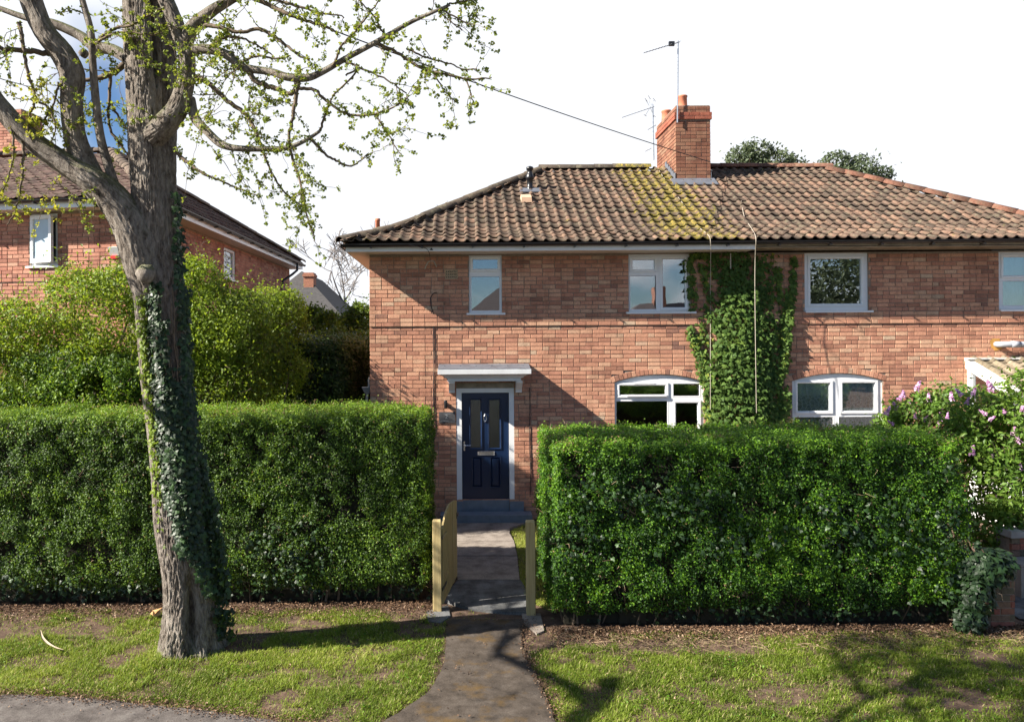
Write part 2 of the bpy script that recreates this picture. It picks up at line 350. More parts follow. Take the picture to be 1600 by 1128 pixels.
flower = leaf_mat('lilac_flower', [(0, (.36,.14,.30)), (.5, (.58,.32,.52)), (1, (.80,.60,.78))], .3, .6)
grassm = leaf_mat('grass_blade', [(0, (.08,.12,.014)), (.4, (.165,.235,.026)), (.75, (.27,.325,.05)), (.9, (.35,.36,.11)), (1, (.50,.42,.22))], .4, .55, spec=.2)
litterm = leaf_mat('dead_leaf', [(0, (.05,.03,.018)), (.5, (.12,.07,.042)), (.85, (.22,.135,.08)), (1, (.38,.28,.2))], .15, .8, spec=.2)
twigm = plain('twig_bark', (.13,.095,.065), .9, var=.3, scale=20)
stickm = plain('dry_stick', (.28,.20,.12), .9, var=.3, scale=20)
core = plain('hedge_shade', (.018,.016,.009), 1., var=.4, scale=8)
def bark_mat():
    m, nt, b = M('bark'); g = N(nt, 'ShaderNodeNewGeometry'); mp = N(nt, 'ShaderNodeMapping'); mp.inputs['Scale'].default_value = (1, 1, .36)
    nt.links.new(g.outputs['Position'], mp.inputs[0]); n = noise(nt, 30, 8, vec=mp.outputs[0], rough=.75)
    n2 = noise(nt, 11, 5, vec=mp.outputs[0]); n3 = noise(nt, 2.2, 4, vec=g.outputs['Position'])
    s = math_(nt, 'ADD', math_(nt, 'MULTIPLY', n.outputs['Fac'], .65), math_(nt, 'MULTIPLY', n2.outputs['Fac'], .35))
    r = ramp_node(nt, [(.36, (.04,.033,.028)), (.44, (.15,.125,.105)), (.54, (.28,.245,.21)), (.68, (.42,.38,.34))]); nt.links.new(s, r.inputs[0])
    sep = N(nt, 'ShaderNodeSeparateXYZ'); nt.links.new(g.outputs['Normal'], sep.inputs[0])
    mr = N(nt, 'ShaderNodeMapRange', interpolation_type='SMOOTHSTEP'); nt.links.new(math_(nt, 'ADD', sep.outputs['Z'], math_(nt, 'MULTIPLY', n3.outputs['Fac'], .7)), mr.inputs[0]); mr.inputs[1].default_value = .62; mr.inputs[2].default_value = .95; mr.inputs[4].default_value = .6
    c = mixrgb(nt, mr.outputs[0], r.outputs[0], (.10,.12,.035))
    nt.links.new(c, b.inputs['Base Color']); b.inputs['Roughness'].default_value = .95; b.inputs['Specular IOR Level'].default_value = .15
    bump(nt, b, s, 1.0, .06); return m
bark = bark_mat()
def ground_mat(name, base, dark, light, sc=8, moss=None, bm=.5):
    m, nt, b = M(name); g = N(nt, 'ShaderNodeNewGeometry')
    n = noise(nt, sc, 8, vec=g.outputs['Position'], rough=.7); r = ramp_node(nt, [(.3, dark), (.5, base), (.75, light)]); nt.links.new(n.outputs['Fac'], r.inputs[0])
    f = noise(nt, 90, 4, vec=g.outputs['Position'], rough=.8); fr = ramp_node(nt, [(.35, (.6,.6,.6)), (.6, (1.1,1.1,1.1)), (.72, (1.9,1.85,1.8))]); nt.links.new(f.outputs['Fac'], fr.inputs[0])
    c = mixrgb(nt, .8, r.outputs[0], fr.outputs[0], 'MULTIPLY')
    if moss:
        k = noise(nt, 2.4, 6, vec=g.outputs['Position'], rough=.65); kr = ramp_node(nt, [(.52, (0,0,0)), (.66, (1,1,1))]); nt.links.new(k.outputs['Fac'], kr.inputs[0])
        c = mixrgb(nt, math_(nt, 'MULTIPLY', kr.outputs[0], .65), c, moss)
    nt.links.new(c, b.inputs['Base Color']); b.inputs['Roughness'].default_value = .95; b.inputs['Specular IOR Level'].default_value = .2
    bump(nt, b, math_(nt, 'ADD', n.outputs['Fac'], math_(nt, 'MULTIPLY', f.outputs['Fac'], .3)), bm, .03); return m
soil = ground_mat('soil', (.12,.078,.055), (.05,.034,.025), (.20,.14,.105), 7)
tarmac = ground_mat('tarmac', (.075,.06,.048), (.035,.028,.022), (.125,.105,.088), 5, (.12,.07,.018), .4)
tarmac2 = ground_mat('pavement_tarmac', (.115,.10,.092), (.06,.052,.047), (.18,.165,.15), 5, None, .4)
pathc = ground_mat('path_concrete', (.25,.215,.185), (.12,.10,.085), (.37,.33,.285), 3.2, None, .25)
pathb = ground_mat('grey_threshold', (.13,.13,.13), (.04,.038,.035), (.24,.25,.26), 3.2, None, .25)

# ------------------------------------------------------------------ ground, path, pavement, road
def inpoly(x, y, P):
    r = np.zeros(len(x), bool); n = len(P)
    for i in range(n):
        x1, y1 = P[i]; x2, y2 = P[(i+1) % n]
        c = ((y1 > y) != (y2 > y)) & (x < (x2-x1)*(y-y1)/(y2-y1+1e-12)+x1); r ^= c
    return r
def sheet(name, pts, z, mat, kind='structure', parent=None, thick=.0):
    m = MB(); m.poly([(x, y, z) for x, y in pts])
    o = m.build(name, mat, parent)
    if kind: o['kind'] = kind
    return o
def ground_grid():
    xs = np.concatenate([[-300, -60, -20], np.arange(-9, 9.01, .12), [20, 60, 300]]); ys = np.concatenate([[4.45], np.arange(4.6, 14.01, .12), [30, 80, 400]])
    X, Y = np.meshgrid(xs, ys); Z = np.zeros_like(X)
    V = np.stack([X.ravel(), Y.ravel(), Z.ravel()], 1)
    inn = (abs(V[:,0]) < 9) & (V[:,1] < 13) & (V[:,1] > 4.7)
    V[:,2] = np.where(inn, -(fbm(V*2.2, 3, 5))*.03-.004, -.02)
    nx, ny = len(xs), len(ys); i = np.arange(ny-1)[:,None]*nx+np.arange(nx-1)[None,:]
    Fc = np.stack([i, i+1, i+nx+1, i+nx], -1).reshape(-1, 4)
    o = np_obj('ground', V, Fc, soil, None, True); o['kind'] = 'structure'
ground_grid()
PATH_L = [gx(*p) for p in ((700,968),(697,1000),(694,1035),(680,1068),(655,1092),(628,1112),(590,1132),(560,1165))]
PATH_R = [gx(*p) for p in ((818,968),(815,1000),(822,1030),(838,1060),(852,1090),(870,1128),(890,1165))]
PATHP = PATH_L+PATH_R[::-1]
def ragged(pts, amp=.03, sub=8, seed=1, closed=True):
    out = []; n = len(pts)
    for i in range(n if closed else n-1):
        a, b = pts[i], pts[(i+1) % n]
        for k in range(sub):
            t = k/sub; x = a[0]+(b[0]-a[0])*t; y = a[1]+(b[1]-a[1])*t
            q = np.array([[x*5, y*5, seed]]); out.append((x+(fbm(q, 3, 1)[0]-.5)*amp*2, y+(fbm(q, 3, 9)[0]-.5)*amp*2))
    return out
pave_edge = [gx(-60,1084), gx(0,1085), gx(90,1088), gx(180,1095), gx(300,1108), gx(420,1124), gx(520,1142), gx(560,1165)]
pv_pts = ragged([(-12, pave_edge[0][1]+.05)]+pave_edge+[gx(890,1165), (8, 5.95), (14, 5.95)], .03, 8, 3, False)+[(14, 5.95), (14, 4.52), (-12, 4.52)]
sheet('pavement', pv_pts, .004, tarmac2)
sheet('tarmac_path', ragged(PATHP, .03), .008, tarmac)
kb = MB(); kb.box(WF, -40, 40, 4.38, 4.52, -.12, .002); o = kb.build('kerb', concrete); o['kind'] = 'structure'
sheet('road', [(-120, -9), (120, -9), (120, 4.4), (-120, 4.4)], -.11, tarmac2)
sheet('far_verge', [(-120, -9), (-120, -120), (120, -120), (120, -9)], -.05, soil)
# concrete garden path: slabs
gp = thing('garden_path', (.3, 11.5, 0), 'pale concrete slab path running from the gateposts to the navy front door', 'path'); gp['kind'] = 'structure'
def slab(pts, z0, z1, mat, name='paving_slab', amp=.006, seed=1):
    P = ragged(pts, amp, 6, seed); m = MB(); n = len(P)
    b = len(m.v); m.v += [(x, y, z1) for x, y in P]+[(x, y, z0) for x, y in P]
    m.f.append(tuple(range(n)))
    for i in range(n): j = (i+1) % n; m.f.append((i, n+i, n+j, j))
    return m.build(name, mat, gp)
Lx = lambda y: -.05
slab([gx(690,934,.02), gx(715,906,.02), gx(814,906,.02), gx(829,934,.02), gx(832,956,.02), gx(790,955,.02), gx(735,949,.02), gx(700,938,.02)][::-1], -.03, .02, pathb, 'threshold_slab', .01, 4)
slab([gx(715,905,.028), gx(711,868.5,.028), gx(808,868.5,.028), gx(812,905,.028)][::-1], -.03, .028, pathc, amp=.006, seed=5)
slab([gx(711,867.5,.03), gx(708,845,.03), gx(803,845,.03), gx(808,867.5,.03)][::-1], -.03, .03, pathc, amp=.006, seed=6)
slab([gx(708,844.5,.03), gx(700,811,.03), gx(835,811,.03), gx(822,816,.03), gx(797,824,.03), gx(796,833,.03), gx(803,844.5,.03)][::-1], -.03, .03, pathc, amp=.01, seed=7)
slab([gx(666,955), gx(700,945), gx(704,962), gx(690,972), gx(668,970)][::-1], -.03, .003, pathb, 'post_footing', .012, 8)
slab([gx(815,958), gx(845,958), gx(850,985), gx(838,990), gx(818,972)][::-1], -.03, .003, pathc, 'post_footing', .012, 9)
# low plinth of ground by the house is the same ground sheet

# ------------------------------------------------------------------ brick walls
UB = MB()
def chamfer_brick():   # unit brick, centred, front at w=0 facing -w; size 1 x 1 x 1 in (u, w, z)
    c = .02
    v = [(-.5,.06,-.5),(.5,.06,-.5),(.5,.06,.5),(-.5,.06,.5),(-.5+c,0,-.5+2.6*c),(.5-c,0,-.5+2.6*c),(.5-c,0,.5-2.6*c),(-.5+c,0,.5-2.6*c),(-.5,1,-.5),(.5,1,-.5),(.5,1,.5),(-.5,1,.5)]
    f = [(4,5,6,7),(0,1,5,4),(1,2,6,5),(2,3,7,6),(3,0,4,7),(8,9,1,0),(9,10,2,1),(10,11,3,2),(11,8,0,3)]
    return np.array(v, float), np.array(f)
CBV, CBF = chamfer_brick()
_bm = {}
def unit_mesh(key, V, Fc, mat, smooth=False):
    if key in _bm: return _bm[key]
    me = bpy.data.meshes.new(key); me.from_pydata([tuple(p) for p in V], [], [tuple(int(i) for i in f) for f in Fc]); me.materials.append(mat)
    if smooth: me.polygons.foreach_set('use_smooth', np.ones(len(me.polygons), bool))
    _bm[key] = me; return me
def place(name, me, parent, M4):
    o = bpy.data.objects.new(name, me); COL.objects.link(o); o.parent = parent
    M4 = M4.copy(); M4.translation = M4.translation-root_org(parent); o.matrix_local = M4; return o
def brick_list(u0, u1, z0, z1, holes, arches=(), gauge=.0755, seed=0, headers=.18):
    r = random.Random(seed); out = []; k = 0; z = z0
    while z+gauge*.6 < z1:
        zt = min(z+gauge-.011, z1-.002); zc = (z+zt)/2
        iv = [(u0, u1)]
        cuts = [(h[0], h[1]) for h in holes if h[2] < zc < h[3]]
        for (cx, hw, zs, rise, ring) in arches:
            zz = zc-zs
            if 0 <= zz < rise+ring:
                Rr = (hw*hw+rise*rise)/(2*rise); Ro = Rr+ring; dz = zz+Rr-rise
                half = math.sqrt(max(Ro*Ro-dz*dz, 0)); half = min(half, hw+.06); cuts.append((cx-half, cx+half))
        for a, b in cuts:
            nv = []
            for s, e in iv:
                if b <= s or a >= e: nv.append((s, e)); continue
                if a > s: nv.append((s, a-.004))
                if b < e: nv.append((b+.004, e))
            iv = nv
        u = u0-(.1125 if k % 2 else 0)-.0
        while u < u1:
            L = .215 if r.random() > headers else .1025
            a, b = u, u+L; u = b+.0115+r.uniform(-.001, .002)
            for s, e in iv:
                aa, bb = max(a, s), min(b, e)
                if bb-aa > .03: out.append((aa, bb, z+r.uniform(-.0015,.0015), zt+r.uniform(-.0015,.0015), k))
        z += gauge; k += 1
    return out
def build_bricks(fr, bl, parent, matA, matO, n_ind, key, wf=lambda z: 0., depth=.05, seed=0, name='brick'):
    r = np.random.default_rng(seed+50); bl = sorted(bl, key=key)
    me = unit_mesh(name+matO.name, CBV, CBF, matO)
    for (a, b, z0, z1, k) in bl[:n_ind]:
        w = wf((z0+z1)/2)-r.random()*.004
        S = Matrix.Diagonal(((b-a), depth, (z1-z0), 1)); Rt = fr.mat.to_4x4() @ Matrix.Rotation(r.normal(0, .006), 4, 'Z') @ Matrix.Rotation(r.normal(0, .003), 4, 'Y')
        T = Matrix.Translation(fr((a+b)/2, w, (z0+z1)/2)); place(name, me, parent, T @ Rt @ S)
    rest = bl[n_ind:]
    if rest:
        A = np.array([(x[0], x[1], x[2], x[3]) for x in rest]); n = len(A)
        w = np.array([wf((x[2]+x[3])/2) for x in rest])-r.random(n)*.004
        tilt = r.normal(0, .006, n)
        U = (A[:,0]+A[:,1])[:,None]/2+CBV[None,:,0]*(A[:,1]-A[:,0])[:,None]
        W = w[:,None]+CBV[None,:,1]*depth+CBV[None,:,0]*((A[:,1]-A[:,0])*tilt)[:,None]
        Z = (A[:,2]+A[:,3])[:,None]/2+CBV[None,:,2]*(A[:,3]-A[:,2])[:,None]
        e, nn, O = np.array(fr.e), np.array(fr.n), np.array(fr.O)
        V = O+U[...,None]*e+W[...,None]*nn+Z[...,None]*np.array([0,0,1.])
        Fc = (CBF[None]+(np.arange(n)*len(CBV))[:,None,None]).reshape(-1, 4)
        o = np_obj('brickwork', V.reshape(-1, 3), Fc, matA, parent, False, np.repeat(r.random(n), len(CBV))); o['kind'] = 'stuff'
def slab_holes(m, fr, u0, u1, z0, z1, holes, w0, w1):
    us = sorted({u0, u1, *[h[0] for h in holes], *[h[1] for h in holes]}); zs = sorted({z0, z1, *[h[2] for h in holes], *[h[3] for h in holes]})
    us = [u for u in us if u0 <= u <= u1]; zs = [z for z in zs if z0 <= z <= z1]
    def solid(i, j):
        if i < 0 or j < 0 or i >= len(us)-1 or j >= len(zs)-1: return False
        uc, zc = (us[i]+us[i+1])/2, (zs[j]+zs[j+1])/2
        return not any(h[0] < uc < h[1] and h[2] < zc < h[3] for h in holes)
    for i in range(len(us)-1):
        for j in range(len(zs)-1):
            if not solid(i, j): continue
            a, b, c, d = us[i], us[i+1], zs[j], zs[j+1]
            m.poly([fr(a,w0,c), fr(b,w0,c), fr(b,w0,d), fr(a,w0,d)]); m.poly([fr(a,w1,c), fr(a,w1,d), fr(b,w1,d), fr(b,w1,c)])
            if not solid(i-1, j): m.poly([fr(a,w0,c), fr(a,w0,d), fr(a,w1,d), fr(a,w1,c)])
            if not solid(i+1, j): m.poly([fr(b,w0,c), fr(b,w1,c), fr(b,w1,d), fr(b,w0,d)])
            if not solid(i, j-1): m.poly([fr(a,w0,c), fr(a,w1,c), fr(b,w1,c), fr(b,w0,c)])
            if not solid(i, j+1): m.poly([fr(a,w0,d), fr(b,w0,d), fr(b,w1,d), fr(a,w1,d)])
def arch_curve(cx, hw, zs, rise, n=20, extra=0.):
    Rr = (hw*hw+rise*rise)/(2*rise); cz = zs+rise-Rr; a0 = math.asin(hw/Rr)
    return [(cx+(Rr+extra)*math.sin(a), cz+(Rr+extra)*math.cos(a), a) for a in np.linspace(-a0, a0, n)]

# ------------------------------------------------------------------ window parts
def ring(m, fr, o, i, w0, w1, ch=.012):
    """frame between outer rect o and inner rect i; front at w0, glass plane at w1; chamfered inner edge"""
    (a,b,c,d), (p,q,r_,s) = o, i
    def loop(x0,x1,z0,z1,w): return [fr(x0,w,z0), fr(x1,w,z0), fr(x1,w,z1), fr(x0,w,z1)]
    L = [loop(a,b,c,d,w1), loop(a,b,c,d,w0+.004), loop(a+.004,b-.004,c+.004,d-.004,w0), loop(p-ch,q+ch,r_-ch,s+ch,w0), loop(p,q,r_,s,w0+ch), loop(p,q,r_,s,w1)]
    base = len(m.v)
    for l in L: m.v += l
    for k in range(len(L)-1):
        for j in range(4): jj = (j+1) % 4; m.f.append((base+4*k+j, base+4*k+jj, base+4*k+4+jj, base+4*k+4+j))
def window(parent, fr, rect, lights, sill=None, w=.035, glassm=glass, label=None, vents=(), arch=None, fm=None):
    """rect, lights: (u0,u1,z0,z1); lights = list of (rect, opens)"""
    fm = fm or upvc
    m = MB(); slab_holes(m, fr, *rect, [l[0] if not l[1] else (l[0][0]-.035, l[0][1]+.035, l[0][2]-.035, l[0][3]+.035) for l in lights], w, w+.07)
    if arch:
        cx, hw, zs, rise = arch; P = [(x, z) for x, z, _ in arch_curve(cx, hw-.004, zs, rise-.004)]
        m.prism(fr, [(P[0][0], rect[3]+.001), (P[-1][0], rect[3]+.001)]+[(x, z) for x, z in P[::-1]], w, w+.07)
    f = m.build('window', fm, parent)
    if label: f['label'] = label
    for (r_, op) in lights:
        if op:
            s = MB(); o_ = (r_[0]-.05, r_[1]+.05, r_[2]-.05, r_[3]+.05); ring(s, fr, o_, r_, w-.018, w+.045, .016); s.build('sash', fm, f)
        else:
            s = MB(); ring(s, fr, (r_[0]-.014, r_[1]+.014, r_[2]-.014, r_[3]+.014), r_, w-.004, w+.045, .01); s.build('glazing_bead', fm, f)
        g = MB(); g.box(fr, r_[0]-.006, r_[1]+.006, w+.028, w+.036, r_[2]-.006, r_[3]+.006); g.build('pane', glassm, f)
    for v in vents:
        s = MB(); s.box(fr, v[0], v[1], w-.045, w-.019, v[2], v[3]); s.build('trickle_vent', fm, f)
    if sill:
        s = MB(); u0, u1, zt = sill
        s.prism(Frame(fr(u0, 0, 0), math.atan2(fr.e.y, fr.e.x)+math.pi/2) if False else fr, [(u0, zt-.032), (u1, zt-.032), (u1, zt-.004), (u0, zt-.004)], -.055, w+.07)
        s.box(fr, u0, u1, -.060, -.056, zt-.04, zt-.004)
        s.build('sill', fm, f)
    return f
D = 14.1
HF = Frame((0, D, 0))
def pr(x0, y0, x1, y1, d=D):            # pixel rectangle on the wall plane -> (u0,u1,z0,z1)
    a = at(x0, (y0+y1)/2, d); b = at(x1, (y0+y1)/2, d); c = at((x0+x1)/2, y1, d); e = at((x0+x1)/2, y0, d)
    return (a[0], b[0], c[2], e[2])

# ------------------------------------------------------------------ the semi-detached house
EZ, EY, RUN, X0, X1 = 5.023, 13.53, 4.0, -2.075, 12.20
WX0, WX1, WTOP = -1.669, 11.8, 4.862
house = thing('semi_detached_house', (5, D, 0), 'red brick semi-detached house with navy front door and clay pantile hipped roof', 'house')
W1 = pr(733,401,784,488); W2 = pr(982.5,397,1078,487); W3 = pr(1257.5,394.5,1357,487); W4 = pr(1561,392,1660,486)
W5 = pr(961,597,1100,704); W6 = pr(1238.5,597,1379.5,704)
DR = pr(713.5,606.6,803.5,781)
W4 = (W4[0], W4[1], W2[2], W2[3]); W3 = (W3[0], W3[1], W2[2], W2[3]); W1 = (W1[0], W1[1], W2[2], W2[3])
W6 = (W6[0], W6[1], W5[2], W5[3])
WTOPW = WTOP
holes = [W1, W2, W3, W4, DR]
def aspec(W): return ((W[0]+W[1])/2, (W[1]-W[0])/2, W[3], .135)
A5, A6 = aspec(W5), aspec(W6)
ax = [(*A5, .115), (*A6, .115)]
mh = [W1, W2, W3, W4, DR, (W5[0], W5[1], W5[2], W5[3]+.135), (W6[0], W6[1], W6[2], W6[3]+.135)]
m = MB(); slab_holes(m, HF, WX0+.004, WX1, 0, WTOP, mh, .010, .26)
for A in (A5, A6):
    P = arch_curve(*A, n=24)
    zt = A[2]+A[3]
    for (xa, za, _), (xb, zb, _) in zip(P[:-1], P[1:]):
        m.hexa([HF(xa,.010,za), HF(xb,.010,zb), HF(xb,.12,zb), HF(xa,.12,za), HF(xa,.010,zt), HF(xb,.010,zt), HF(xb,.12,zt), HF(xa,.12,zt)])
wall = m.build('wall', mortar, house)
BZ = 47*.0755
def wf(z): return -.020 if BZ-.003 < z < BZ+.0755*3 else 0.
bl = brick_list(WX0, WX1, 0, WTOP, [W1, W2, W3, W4, DR, W5, W6], ax, seed=3)
def bkey(b):
    px = PX+(b[0]+b[1])/2*F/D; py = PY-((b[2]+b[3])/2-CAMZ)*F/D
    vis = (585 < px < 1600 and 398 < py < 625) or (690 < px < 715) or (805 < px < 838 and py < 800)
    full = (b[1]-b[0]) > .2
    return (0 if vis and full else 1, math.hypot(px-800, (py-600)))
build_bricks(HF, bl, wall, brickA, brickO, 300, bkey, wf, seed=1)
bd = MB(); bd.box(HF, WX0+.002, WX1, -.011, .0095, BZ-.006, BZ+.0755*3-.008); bd.build('string_course', mortar, house)
# arch bricks standing on end over the ground-floor windows
for A in (A5, A6):
    cx, hw, zs, rise = A; Rr = (hw*hw+rise*rise)/(2*rise); a0 = math.asin(hw/Rr)+.02; n = int(2*a0*Rr/.076); cz = zs+rise-Rr
    me = unit_mesh('brick'+brickO.name, CBV, CBF, brickO)
    for i in range(n):
        a = -a0+(i+.5)*2*a0/n; Rm = Rr+.006+.052
        M4 = Matrix.Translation(HF(cx+Rm*math.sin(a), -.003-random.random()*.003, cz+Rm*math.cos(a))) @ Matrix.Rotation(a, 4, 'Y') @ Matrix.Diagonal((2*a0*Rr/n-.009, .06, .1025, 1))
        place('arch_brick', me, wall, M4)
# side and rear walls of the shell
LF = Frame((WX0, D+7.2, 0), -math.pi/2)
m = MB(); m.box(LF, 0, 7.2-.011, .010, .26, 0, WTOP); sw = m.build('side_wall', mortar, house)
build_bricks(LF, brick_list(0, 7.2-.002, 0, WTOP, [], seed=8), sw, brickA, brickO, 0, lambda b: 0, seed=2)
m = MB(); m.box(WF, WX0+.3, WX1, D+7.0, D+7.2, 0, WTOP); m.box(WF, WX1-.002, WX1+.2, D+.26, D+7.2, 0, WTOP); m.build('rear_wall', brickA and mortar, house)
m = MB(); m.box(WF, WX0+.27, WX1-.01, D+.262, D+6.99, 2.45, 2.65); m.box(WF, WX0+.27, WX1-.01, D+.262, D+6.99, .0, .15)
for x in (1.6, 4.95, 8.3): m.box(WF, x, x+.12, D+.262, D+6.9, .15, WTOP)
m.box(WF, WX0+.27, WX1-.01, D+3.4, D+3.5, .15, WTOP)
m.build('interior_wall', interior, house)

# windows
def L(x0, y0, x1, y1, op): return (pr(x0, y0, x1, y1), op)
u = lambda px: (px-PX)*D/F
def lights(W, lst):   # lst of fractional rects (fu0, fu1, fz0, fz1 from the top) inside W
    o = []
    for a, b, c, d, op in lst: o.append(((W[0]+(W[1]-W[0])*a, W[0]+(W[1]-W[0])*b, W[3]-(W[3]-W[2])*d, W[3]-(W[3]-W[2])*c), op))
    return o
w1 = window(house, HF, W1, lights(W1, [(.12,.88,.07,.235,True),(.07,.93,.37,.96,False)]), (W1[0]-.05, W1[1]+.06, W1[2]), label='narrow upstairs window above the door hood')
w2 = window(house, HF, W2, lights(W2, [(.07,.43,.095,.265,True),(.03,.45,.375,.955,False),(.565,.935,.085,.925,True)]), (W2[0]-.06, W2[1]+.10, W2[2]), label='upstairs window with three panes, its right side edged with ivy')
w3 = window(house, HF, W3, lights(W3, [(.10,.90,.10,.88,True)]), (W3[0]-.01, W3[1]+.06, W3[2]), label='single pane upstairs window right of the ivy')
w4 = window(house, HF, W4, lights(W4, [(.09,.46,.09,.41,True),(.08,.46,.51,.93,False),(.56,.93,.09,.93,True)]), (W4[0]-.01, W4[1]+.05, W4[2]), label='upstairs window cut by the right edge of the picture')
w5 = window(house, HF, W5, lights(W5, [(.06,.575,.05,.185,True),(.665,.955,.03,.205,False),(.02,.595,.28,.95,False),(.69,.94,.31,.93,True)]), (W5[0]-.03, W5[1]+.03, W5[2]), label='arched ground-floor window beside the door, dark room behind',
            arch=A5, vents=[(u(990), u(1022), W5[3]-.035, W5[3]-.012), (u(979), u(1041), W5[3]-.262, W5[3]-.232)])
w6 = window(house, HF, W6, lights(W6, [(.065,.425,.035,.44,True),(.565,.925,.035,.44,True),(.03,.455,.53,.95,False),(.525,.96,.53,.95,False)]), (W6[0]-.03, W6[1]+.03, W6[2]), label='arched ground-floor window with lace net curtains', arch=A6)
def curtain(parent, W, y0, mat, name='net_curtain', z0=None, z1=None, amp=.02, wl=.09, x0=None, x1=None):
    x0 = W[0]-.02 if x0 is None else x0; x1 = W[1]+.02 if x1 is None else x1; z0 = W[2] if z0 is None else z0; z1 = W[3]+.1 if z1 is None else z1
    xs = np.arange(x0, x1, .012); V = []; Fc = []
    for i, x in enumerate(xs):
        y = D+y0+amp*math.sin(2*math.pi*x/wl+1.2*math.sin(x*5)); V += [(x, y, z0), (x, y, z1)]
        if i: Fc.append((2*i-2, 2*i, 2*i+1, 2*i-1))
    return np_obj(name, V, Fc, mat, parent, True)
curtain(w6, W6, .095, lace, amp=.012)
curtain(w4, W4, .16, blind, 'blind', amp=.003, x1=u(1615))
# door
FX0, FX1, FZ0, FZ1 = DR
m = MB(); lf = pr(721.7,613.5,795.8,780.5); slab_holes(m, HF, FX0, FX1, FZ0, FZ1, [(lf[0], lf[1], FZ0, lf[3])], .005, .11)
df = m.build('door_frame', upvc, house)
gl_ = [pr(736,625.3,751,700), pr(765,625.3,780.8,700)]; pn = [pr(738.7,716,752.4,761), pr(767.6,716,781.3,761)]
m = MB(); slab_holes(m, HF, lf[0]+.004, lf[1]-.004, lf[2], lf[3]-.004, gl_+pn, .055, .10)
for r_ in gl_: ring(m, HF, (r_[0]-.03, r_[1]+.03, r_[2]-.03, r_[3]+.03), r_, .040, .075, .018)
door = m.build('door', navy, house)
for r_ in gl_:
    g = MB(); g.box(HF, r_[0]-.002, r_[1]+.002, .072, .080, r_[2]-.002, r_[3]+.002); g.build('glass_panel', frosted, door)
for r_ in pn:
    g = MB(); b0 = .07; c = .028
    ring(g, HF, (r_[0]-.02, r_[1]+.02, r_[2]-.02, r_[3]+.02), r_, .044, .075, .012)
    P0 = [HF(r_[0],.072,r_[2]), HF(r_[1],.072,r_[2]), HF(r_[1],.072,r_[3]), HF(r_[0],.072,r_[3])]; P1 = [HF(r_[0]+c,.052,r_[2]+c), HF(r_[1]-c,.052,r_[2]+c), HF(r_[1]-c,.052,r_[3]-c), HF(r_[0]+c,.052,r_[3]-c)]
    for j in range(4): g.poly([P0[j], P0[(j+1)%4], P1[(j+1)%4], P1[j]])
    g.poly(P1); g.build('door_panel', navy, door)
chrome = plain('chrome', (.62,.62,.64), .22, .9, var=.04)
r_ = pr(746.2,705.5,772.6,712); g = MB(); ring(g, HF, r_, (r_[0]+.02, r_[1]-.02, r_[2]+.014, r_[3]-.014), .040, .056, .004); g.box(HF, r_[0]+.02, r_[1]-.02, .046, .052, r_[2]+.014, r_[3]-.014); g.build('letter_plate', chrome, door)
kx, _, kz = at(758.2, 651, D); g = MB()
for dz, rr in ((.03, .022), (-.09, .02)):
    P = [(rr*math.sin(a), -rr*math.cos(a)) for a in np.linspace(0, math.pi, 6)]
    for i in range(12):
        a0_, a1_ = 2*math.pi*i/12, 2*math.pi*(i+1)/12
        for (p0, q0), (p1, q1) in zip(P[:-1], P[1:]):
            g.poly([HF(kx+p0*math.cos(a0_), .05+q0*.8, kz+dz+p0*math.sin(a0_)), HF(kx+p0*math.cos(a1_), .05+q0*.8, kz+dz+p0*math.sin(a1_)), HF(kx+p1*math.cos(a1_), .05+q1*.8, kz+dz+p1*math.sin(a1_)), HF(kx+p1*math.cos(a0_), .05+q1*.8, kz+dz+p1*math.sin(a0_))])
arc = [HF(kx+.024*math.sin(a)*s_, .03, kz-.03+.06*math.cos(a)) for s_ in (1,) for a in np.linspace(0, 2*math.pi, 17)]
g.tube(arc, .006, 6); g.build('knocker', chrome, door)
hx, _, hz = at(725.5, 696, D); g = MB(); g.box(HF, hx-.014, hx+.014, .044, .054, hz-.10, hz+.07); g.tube([HF(hx, .05, hz), HF(hx, 0, hz), HF(hx+.03, -.008, hz), HF(hx+.12, -.004, hz)], [.01, .01, .010, .008], 8); g.build('handle', chrome, door)
# steps
st = MB(); s1 = pr(723.6,781,796,799); st.box(HF, s1[0], s1[1], -.02, .11, .0, DR[2]-.001); s2 = pr(796.4,783,818.4,800.5); st.box(HF, s2[0]+.002, s2[1], -.045, .006, .0, s2[3]); s3 = pr(708,783,723.4,800.5); st.box(HF, s3[0], s3[1], -.045, .006, .0, s3[3])
st.build('door_step', slate, house)
st = MB(); s4 = pr(688,799.6,832,810.6,13.72); st.box(HF, s4[0], s4[1], -.38, -.046, .0, .16); st.build('lower_step', slate, house)
# hood over the door
cz0 = at(758, 595.6, 13.8)[2]; czt = at(758, 577, 13.65)[2]
cxl, cxr = at(683.7, 580, 13.65)[0], at(830, 580, 13.65)[0]; cc = (cxl+cxr)/2; hwid = (cxr-cxl)/2
hood = MB(); steps = [(cz0, .17, .30), (cz0+.055, .17, .30), (cz0+.062, .13, .33), (cz0+.085, .12, .345), (cz0+.11, .07, .38), (cz0+.13, .03, .42), (cz0+.134, .0, .445), (czt-.006, .0, .45), (czt, .005, .445)]
for (za, ia, pa), (zb, ib, pb) in zip(steps[:-1], steps[1:]):
    a_, b_ = (cxl+ia, cxr-ia), (cxl+ib, cxr-ib)
    hood.poly([HF(a_[0],-pa,za), HF(a_[1],-pa,za), HF(b_[1],-pb,zb), HF(b_[0],-pb,zb)])
    hood.poly([HF(a_[1],-pa,za), HF(a_[1],-.001,za), HF(b_[1],-.001,zb), HF(b_[1],-pb,zb)])
    hood.poly([HF(a_[0],-.001,za), HF(a_[0],-pa,za), HF(b_[0],-pb,zb), HF(b_[0],-.001,zb)])
